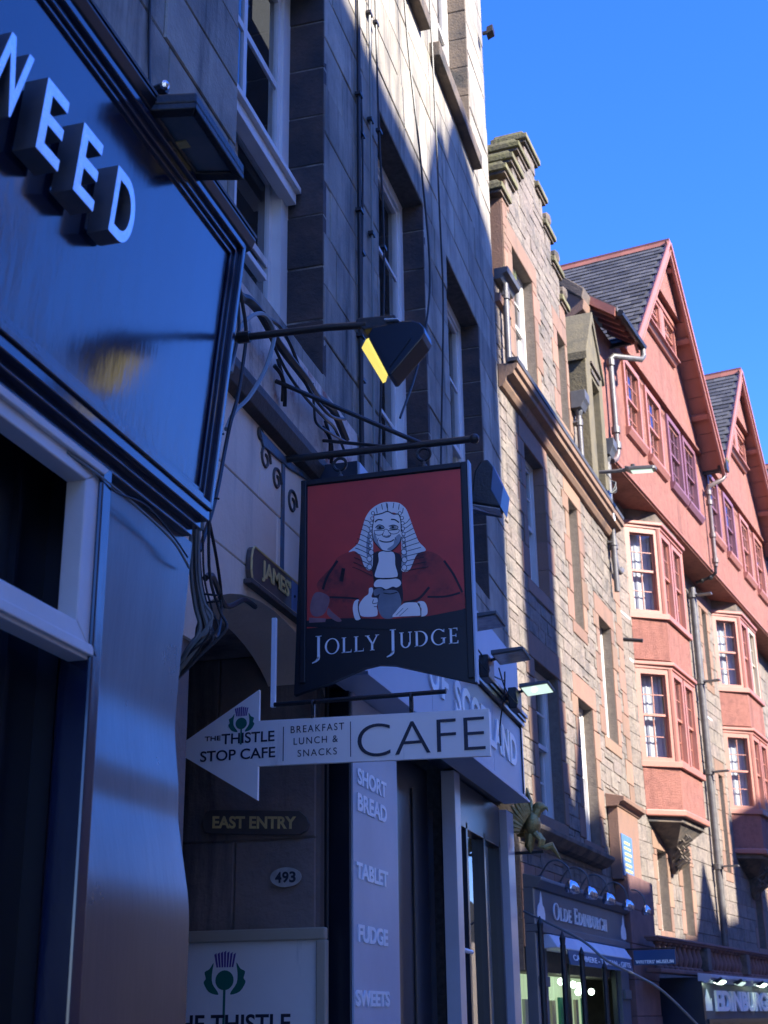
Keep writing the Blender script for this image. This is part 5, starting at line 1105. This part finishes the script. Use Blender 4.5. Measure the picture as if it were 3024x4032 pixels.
    if bi == 0:
        obj('ceiling_light', MB().box(WO - 1.5, WO - .55, 3.2, 4.3, 6.70, 6.718), M['ledlit'], T3)
        obj('ceiling_light', MB().box(WO - 1.3, WO - 1.15, 3.4, 5.3, 9.03, 9.048), M['ledlit'], T3)
# rainwater goods on the red house
t = on3('drainpipe', 'grey pipe with a long diagonal bend from the eaves gutter down the red wall', 'drainpipe', (.1, -.42, 11.10), 'rainwater pipes on the far tenements')
obj('pipe', MB().tube([(.36, .60, .20), (.36, .60, .06), (.34, .54, -.02), (.03, .06, -.10), (.0, .0, -.17), (0, 0, -1.0), (0, 0, -1.62)], .045, 10), M['pipe'], t, smooth=True)
for z in (-.24, -1.35, -1.6): obj('collar', MB().lathe([(.046, -.06), (.066, -.05), (.066, .05), (.046, .06)], (0, 0, z), 'z', 12), M['pipe'], t)
obj('swan_neck', MB().tube([(0, 0, -1.6), (0, -.0, -1.72), (-.02, -.05, -1.82), (-.05, -.14, -1.88)], .045, 10, 3), M['pipered'], t, smooth=True)
t = on3('drainpipe', 'long brown pipe below the valley hopper between the two red gables', 'drainpipe', (.10, 5.72, 10.95), 'rainwater pipes on the far tenements')
obj('hopper_head', MB().box(.20, .38, .10, .30, .34, .56), M['iron'], t, bev=.012)
obj('pipe', MB().tube([(.29, .20, .36), (.29, .20, .24), (.26, .16, .18), (.02, -.02, .02), (0, 0, -.05), (0, 0, -.8), (0, 0, -1.56)], .042, 10), M['pipered'], t, smooth=True)
for z in (-.10, -.30, -.95, -1.45): obj('collar', MB().lathe([(.043, -.05), (.062, -.045), (.062, .045), (.043, .05)], (0, 0, z), 'z', 12), M['pipered'], t)
obj('offset', MB().tube([(-.0, 0, -1.5), (-.02, .02, -1.68), (-.10, .02, -1.74), (-.40, .0, -1.82)], .03, 8).ball((-.12, .01, -1.76), .05, 8).ball((-.28, .0, -1.80), .045, 8), M['iron'], t)
t = on3('valley_plants', 'tuft of green plants growing in the hopper between the red gables', 'plant', (.40, 5.95, 11.50))
mb = MB()
for i in range(60):
    a, b, h_ = R_.uniform(-.10, .12), R_.uniform(-.10, .08), R_.uniform(.03, .13); mb.add([(b, a, 0), (b + .01, a + .018, 0), (b + R_.uniform(-.05, .05), a + R_.uniform(-.04, .07), h_)], [(0, 1, 2)])
tag(obj('grass_blades', mb, M['moss'], t), kind='stuff')
pipe_run(5.58, 2.55, 9.0, 'long straight grey pipe down the stone wall between the two bay windows', offs=WO + .10, W=W3_, ang=-A3, r=.062, joints=1.62)
t = on3('wall_stub', 'short dark iron stub sticking out of the stone left of the upper bay', 'bracket', (WO, .95, 6.95))
obj('stub', MB().tube([(0, 0, 0), (.32, .06, -.05)], .03, 8), M['iron'], t)

# ================================================================== LOWER SHOPS
S2 = thing('souvenir_shopfront', 'blue grey shopfront lettered OLDE EDINBURGH below the crow-stepped tenement', 'shopfront', tuple(W2_ @ Vector((.0, .0, 0))), -A2)
obj('fascia', MB().box(0, .10, .02, 4.05, 2.40, 2.72), M['shopgrey'], S2, bev=.006)
obj('fascia_cornice', MB().prism([(0, .02, 2.72), (.12, .02, 2.72), (.18, .02, 2.78), (.18, .02, 2.81), (0, .02, 2.85)], (0, 4.1, 0)), M['shopgrey'], S2, bev=.005)
obj('fascia_sill', MB().box(0, .14, .02, 4.05, 2.33, 2.40), M['shopgrey'], S2, bev=.005)
TS = lambda u, n, z: (.10 + n, u, z)
obj('lettering', serif_mb('OLDE EDINBURGH', TS, .70, 3.02, 2.475, .155, .80, .012), M['letterpale'], S2)
for u in (.12, 3.78): obj('castle_emblem', flat([smoothpoly([(u, 2.44), (u + .26, 2.44), (u + .24, 2.56), (u + .19, 2.58), (u + .15, 2.70), (u + .10, 2.60), (u + .03, 2.56)], 2)], TS, 0, .006), M['letterpale'], S2)
obj('awning_box', MB().prism([(.0, .28, 2.32), (.16, .28, 2.32), (.24, .28, 2.20), (.0, .28, 2.19)], (0, 3.35, 0)), M['awnwhite'], S2, bev=.01)
obj('awning_valance', MB().prism([(.235, .62, 2.195), (.245, .62, 2.195), (.265, .62, 2.06), (.255, .62, 2.06)], (0, 2.9, 0)), M['awnblue'], S2)
obj('valance_lettering', text_mb('CASHMERE - TARTAN - GIFTS', lambda u, n, z: (.250 + n + (2.195 - z) * .15, u, z), .75, 3.4, 2.10, 2.155, .003, .02), M['letterpale'], S2)
obj('shop_pilaster', MB().box(0, .10, .02, .40, -.6, 2.33).box(.1, .13, .06, .36, 1.86, 1.95), M['shopgrey'], S2, bev=.006)
obj('shop_pilaster', MB().box(0, .10, 3.62, 4.05, -.6, 2.33).box(.1, .13, 3.66, 4.0, 1.78, 1.88), M['shopgrey'], S2, bev=.006)
obj('shop_interior', MB().box(-.335, -.33, .4, 3.62, -.6, 2.1), M['litshop'], S2)
for i in range(9):
    u = .55 + i * .34; obj('hanging_scarf', MB().box(-.30, -.27, u, u + R_.uniform(.08, .22), -.2, 1.80 - R_.uniform(0, .06)), R_.choice((M['blind'], M['thgreen'], M['gold'], M['creamtrim'], M['shopdark'])), S2)
for i, (u, z) in enumerate(((.62, 1.90), (.80, 1.90), (1.45, 1.93), (1.95, 1.91), (2.2, 1.90), (2.35, 1.86), (2.15, 1.84), (2.75, 1.85))):
    obj('spot_bulb', MB().ball((-.05, u, z), .035, 8), M['ledlit'], S2)
obj('shop_frame', MB().box(0, .05, .40, .46, -.6, 2.19), M['shopdark'], S2); obj('shop_frame', MB().box(0, .05, 3.56, 3.62, -.6, 2.19), M['shopdark'], S2); obj('shop_mullion', MB().box(-.02, .03, 1.50, 1.53, -.6, 2.1), M['shopdark'], S2)
# gooseneck lamps over the fascia
gk = ('nearest of the gooseneck lamps over OLDE EDINBURGH', 'second gooseneck lamp over OLDE EDINBURGH', 'third gooseneck lamp over OLDE EDINBURGH', 'fourth gooseneck lamp, at the end of the OLDE EDINBURGH front', 'farthest gooseneck lamp, beside the dark balustrade')
for i, s_ in enumerate((.62, 1.38, 2.22, 3.2, 4.25)):
    t = on2('gooseneck_lamp', gk[i], 'lamp', (0, s_, 2.95), 'gooseneck lamps above the souvenir shop')
    obj('neck', MB().tube([(0, 0, -.1), (.10, 0, .04), (.20, 0, .06), (.29, 0, -.01), (.32, 0, -.13)], .009, 8, 4), M['pipe'], t, smooth=True)
    for dy in ((-.06, .07) if i < 4 else (0,)): obj('shade', MB().lathe([(.015, .02), (.035, .0), (.055, -.035), (.058, -.07), (.045, -.095)], (.32, dy, -.14 - abs(dy) * .2), 'z', 14), M['chrome'], t, smooth=True)
    obj('mount', MB().ball((.02, -.02, -.12), .07, 8, (.7, 1.3, .8)).box(0, .08, -.2, .05, -.2, -.1), M['iron'], t)
# gilded bird
t = on2('gilded_bird', 'gilded carved bird of prey with raised wings at the end of the pale sign', 'statue', (.30, -.62, 3.20)); t.scale = (.85, .85, .85)
mb = MB()
mb.ball((0, 0, 0), .10, 14, (.85, .9, 1.35)).ball((.07, .02, .17), .062, 12, (1.15, .9, .95)).tube([(.03, 0, .08), (.06, .01, .15)], .05, 8)
obj('body', mb, M['gilt'], t, smooth=True)
obj('beak', MB().tube([(.12, .02, .17), (.155, .02, .155), (.165, .02, .12)], [.026, .016, .003], 6), M['gilt'], t)
for sg in (-1, 1):
    wg = MB()
    for k in range(9):
        a = .25 + k * .16; L_ = .34 - .012 * k
        p0 = (-.02 - k * .012, sg * (.07 + .01 * k), .10 - k * .022); p1 = (p0[0] - .06 - .01 * k, p0[1] + sg * (.05 + .012 * k), p0[2] + L_ * math.cos(a) * .9); p2 = (p1[0] - .02, p1[1] + sg * .015, p1[2] - .01)
        wg.tube([p0, ((p0[0] + p1[0]) / 2, (p0[1] + p1[1]) / 2 + sg * .015, (p0[2] + p1[2]) / 2), p1], [.030, .032, .010], 6)
    obj('wing', wg, M['gilt'], t, smooth=True)
for sg in (-1, 1): obj('leg', MB().tube([(.03, sg * .05, -.10), (.09, sg * .055, -.17), (.07, sg * .055, -.24)], [.04, .028, .018], 8).tube([(.07, sg * .055, -.24), (.13, sg * .06, -.25)], .012, 6), M['gilt'], t, smooth=True)
obj('tail', MB().tube([(-.03, 0, -.10), (-.05, .0, -.22), (-.03, 0, -.30)], [.06, .05, .012], 8), M['gilt'], t, smooth=True)
obj('prey', MB().tube([(.10, .03, -.24), (.17, .06, -.22), (.20, .10, -.28), (.24, .14, -.36)], [.03, .04, .022, .006], 8, 1), M['gilt'], t, smooth=True)
obj('perch', MB().box(-.30, .10, -.015, .015, -.30, -.27).box(-.34, -.30, -.03, .03, -.42, -.18), M['iron'], t, bev=.004)
# tall iron spikes and the slack rope
ik = ('leftmost tall iron spike before the souvenir shop', 'second tall iron spike from the white shop post', 'third tall iron spike from the white shop post', 'farthest tall iron spike, by the shop corner')
for i, (s_, z) in enumerate(((-2.80, 2.27), (-2.18, 2.20), (-1.60, 2.11), (-.82, 2.03))):
    t = on2('iron_spike', ik[i], 'railing', (.9, s_, -.35), 'iron spikes in front of the souvenir shop')
    h_ = z + .35
    obj('shaft', MB().tube([(0, 0, 0), (0, 0, h_ - .10)], .022, 8), M['iron'], t, smooth=True); obj('point', MB().tube([(0, 0, h_ - .10), (0, 0, h_ - .05), (0, 0, h_)], [.018, .024, .003], 8), M['iron'], t)
tag(obj('rope', MB().tube([W2_ @ Vector(p) for p in [(.12, -.4, 2.48), (.75, -1.0, 2.20), (.95, -.96, 2.03), (1.0, .02, 1.93), (1.05, 1.0, 1.80), (1.1, 2.9, 1.42), (1.1, 5.0, 1.0)]], .011, 6, 6), M['cablegrey'], smooth=True), 'grey slack rope slanting down past the iron spikes and red pier', 'rope')

PR = thing('stone_pier', 'dark reddish stone pier between the souvenir shop and the lower dark shop', 'pier', tuple(W2_ @ Vector((0, 4.1, 0))), -A2)
k = 0; z = -.8
while z < 2.9:
    obj('pier_stone', MB().box(.0, .16, .0, 1.55 if k % 2 else 1.50, z, z + .395), M['brownpier'], PR, bev=.008); z += .40; k += 1
t = on2('museum_sign', "small blue hanging sign lettered WRITERS' MUSEUM", 'sign', (.0, 3.72, 2.215))
obj('board', MB().box(.24, .71, -.012, .012, -.075, .085), M['museum'], t, bev=.004)
obj('lettering', text_mb("WRITERS' MUSEUM", lambda u, n, z: (u, -.012 - n, z), .26, .69, -.06, -.022, .002, .025), M['letterpale'], t)
obj('bracket', MB().tube([(.0, 0, .10), (.72, 0, .10)], .009, 6), M['iron'], t)

S3 = thing('gift_shopfront', 'dark shopfront with tall pale capitals under the stone balustrade', 'shopfront', tuple(W3_ @ Vector((-.45, -.9, 0))), -A3)
# local off 0 here is the stone wall; the shop stands forward of it
o_ = 1.15
obj('shop_wall', MB().box(0, o_ - .05, .3, 13, -1.5, 2.05), M['shopdark'], S3)
obj('fascia', MB().box(o_ - .05, o_, .3, 13, 1.55, 1.98), M['shopgrey'], S3, bev=.004)
obj('fascia_cornice', MB().prism([(o_ - .05, .3, 1.98), (o_ + .06, .3, 1.98), (o_ + .12, .3, 2.04), (o_ + .12, .3, 2.08), (o_ - .05, .3, 2.10)], (0, 12.7, 0)), M['palepill'], S3, bev=.005)
obj('fascia_sill', MB().box(o_ - .05, o_ + .05, .3, 13, 1.50, 1.55), M['shopdark'], S3)
TG = lambda u, n, z: (o_ + n, u, z)
obj('lettering', text_mb('EDINBURGH SO', TG, .88, 5.6, 1.64, 1.90, .03, .035), M['letterpale'], S3)
obj('castle_emblem', flat([[(-.80 + .02, 1.65), (-.80 + .40, 1.65), (-.80 + .38, 1.80), (-.80 + .32, 1.74), (-.80 + .28, 1.82), (-.80 + .18, 1.91), (-.80 + .10, 1.82), (-.80 + .02, 1.80)]], lambda u, n, z: (o_ + n, u + 1.1, z), 0, .01), M['letterpale'], S3)
obj('shop_end', MB().box(0, o_ + .02, .2, .3, -1.5, 2.0), M['shopdark'], S3)
gk = ('first trough light under the balustrade, brightest', 'second trough light under the balustrade', 'third trough light under the balustrade', 'farthest trough light under the balustrade')
for i, u in enumerate((.55, 1.7, 3.1, 4.3)):
    t = on3('trough_light', gk[i], 'lamp', (o_ - .45 + .02, -.9 + u, 2.02), 'trough lights on the dark shopfront')
    obj('casing', MB().prism([(0.08, -.14, -.02), (.20, -.14, .03), (.22, -.14, .0), (.14, -.14, -.05)], (0, .28, 0)), M['iron'], t, bev=.004); obj('lens', MB().prism([(.09, -.12, -.035), (.20, -.12, -.012), (.205, -.12, -.03), (.15, -.12, -.06)], (0, .22, 0)), M['ledlit' if i != 1 else 'ledpale'], t); obj('arm', MB().tube([(0, .05, -.03), (.10, .05, -.01)], .012, 6), M['iron'], t)
Bl = thing('balustrade', 'dark weathered stone balustrade in front of the lit stone wall', 'balustrade', tuple(W3_ @ Vector((.5, -2.0, 2.1))), -A3)
obj('plinth', MB().box(-.12, .07, .0, 12, -.02, .03), M['brownpier'], Bl, bev=.01)
obj('rail', MB().box(-.11, .075, .0, 12, .365, .40).box(-.09, .06, .0, 12, .34, .365), M['brownpier'], Bl, bev=.012)
s_ = .22; k = 0
bal = MB().lathe([(.055, .03), (.055, .055), (.03, .075), (.05, .13), (.056, .17), (.03, .27), (.032, .30), (.055, .315), (.055, .34)], (0, 0, 0), 'z', 10).mesh('baluster'); bal.materials.append(M['brownpier']); shade(bal)
while s_ < 11.8:
    if k % 10 == 9: obj('balustrade_block', MB().box(-.10, .09, s_ - .09, s_ + .11, .05, .33), M['greystone'], Bl, bev=.006)
    else: o = bpy.data.objects.new('baluster', bal); C.objects.link(o); o.parent = Bl; o.location = (-.01, s_, 0)
    s_ += .24; k += 1

# ================================================================== HOUSES ACROSS THE STREET
def opposite(name, label, y0, y1, ztop, profile, win=True, depth=9.0, stone='oppstone', skew=False):
    """profile: extra upstanding shapes (y, z polygons, thickness) standing on the front wall head"""
    t = thing(name, label, 'building', (15.0, y0, 0), 0, 'tall houses across the street')
    L_ = y1 - y0 - .01
    if skew: obj('wall', MB().prism([(0, 0, -4), (7, 0, -4), (7, L_ - 2.55, -4), (0, L_, -4)], (0, 0, ztop + 4)), M[stone], t)   # unseen side wall cut back along the sun direction to let light past
    else: obj('wall', MB().box(0, depth, 0, L_, -4, ztop), M[stone], t)
    for poly, th, nm in profile: obj(nm, MB().prism([(0.0, y - y0, z) for y, z in poly], (th, 0, 0)), M['oppstone'], t)
    if win:
        wm_ = MB().box(-.02, .01, 0, .95, 0, 1.9).mesh('window'); wm_.materials.append(M['oppstone']); pm = MB().box(-.03, -.02, .09, .86, .09, .9).box(-.03, -.02, .09, .86, 1.0, 1.81).mesh('pane'); pm.materials.append(M['dark'])
        y = .9
        while y < y1 - y0 - 1.2:
            z = 4.2
            while z < ztop - 2.4:
                o = bpy.data.objects.new('window', wm_); C.objects.link(o); o.parent = t; o.location = (0, y, z); p = bpy.data.objects.new('pane', pm); C.objects.link(p); p.parent = o; z += 3.2
            y += 2.3
    return t
opposite('tenement', 'plain stone tenement across the street behind the viewer', -34, -14, 19.0, [])
opposite('tenement', 'long stone tenement across the street facing the pub', -14, 4.20, 20.63, [])
opposite('tenement', 'gabled stone tenement across the street facing the sweet shop', 4.20, 7.22, 20.63, [([(4.2, 20.6), (4.24, 20.79), (4.63, 21.53), (4.87, 21.62), (5.03, 21.50), (5.14, 21.82), (5.38, 22.16), (5.58, 22.2), (5.91, 22.08), (6.58, 21.92), (7.20, 21.81), (7.20, 20.6)], .5, 'gable')], skew=True)
opposite('low_house', 'lower stone house across the street with one tall chimney', 7.23, 15.0, 14.95, [([(7.82, 14.9), (7.82, 20.05), (8.0, 20.25), (8.6, 20.30), (8.97, 20.1), (9.02, 18.25), (9.22, 16.2), (9.5, 16.0), (9.5, 14.9)], .7, 'chimney'), ([(7.23, 14.9), (7.23, 15.4), (7.82, 15.5), (7.82, 14.9)], .7, 'parapet'), ([(9.5, 14.9), (9.52, 15.85), (9.8, 16.5), (10.05, 17.0), (10.25, 16.6), (10.36, 16.17), (10.9, 15.88), (11.24, 15.52), (11.49, 15.1), (11.5, 14.9)], .7, 'gable'), ([(12.8, 14.9), (12.95, 15.2), (13.10, 15.75), (13.2, 15.1), (13.25, 14.9)], .5, 'finial')])
opposite('low_house', 'lower stone house across the street with a pointed dormer', 15.0, 21.4, 14.45, [([(18.0, 14.4), (18.4, 14.75), (18.99, 15.60), (19.5, 14.8), (19.8, 14.4)], .6, 'dormer')])
opposite('tenement', 'narrow taller house across the street facing the red gables', 21.4, 23.6, 16.25, [], depth=2.5)
opposite('low_house', 'low stone house across the street beyond the narrow one', 23.6, 31, 13.2, [])
opposite('low_house', 'long low stone range added unseen across the street for the pilaster reflection', 31, 75, 12.0, [], stone='farstone', win=False)  # added; height and dark stone set for what the pilaster mirrors
def beyond(name, label, p, ang, dx, dy, h_):  # unseen houses added so glossy fronts mirror walls instead of bare horizon
    t = thing(name, label, 'building', p, ang, 'unseen houses added at the far end of the street'); obj('wall', MB().box(0, dx, 0, dy, -6, h_), M['oppstone'], t)
    obj('roof', MB().prism([(0, 0, h_), (dx, 0, h_), (dx / 2, 0, h_ + 4)], (0, dy, 0)), M['slate'], t)
beyond('tenement', 'tall unseen tenement added past the red gabled house for reflections', tuple(W3_ @ Vector((-9, 18.2, 0))), -A3, 8.6, 60, 15)
beyond('tenement', 'broad unseen tenement added at the foot of the street for reflections', (4, 105, 0), 0, 40, 12, 7)
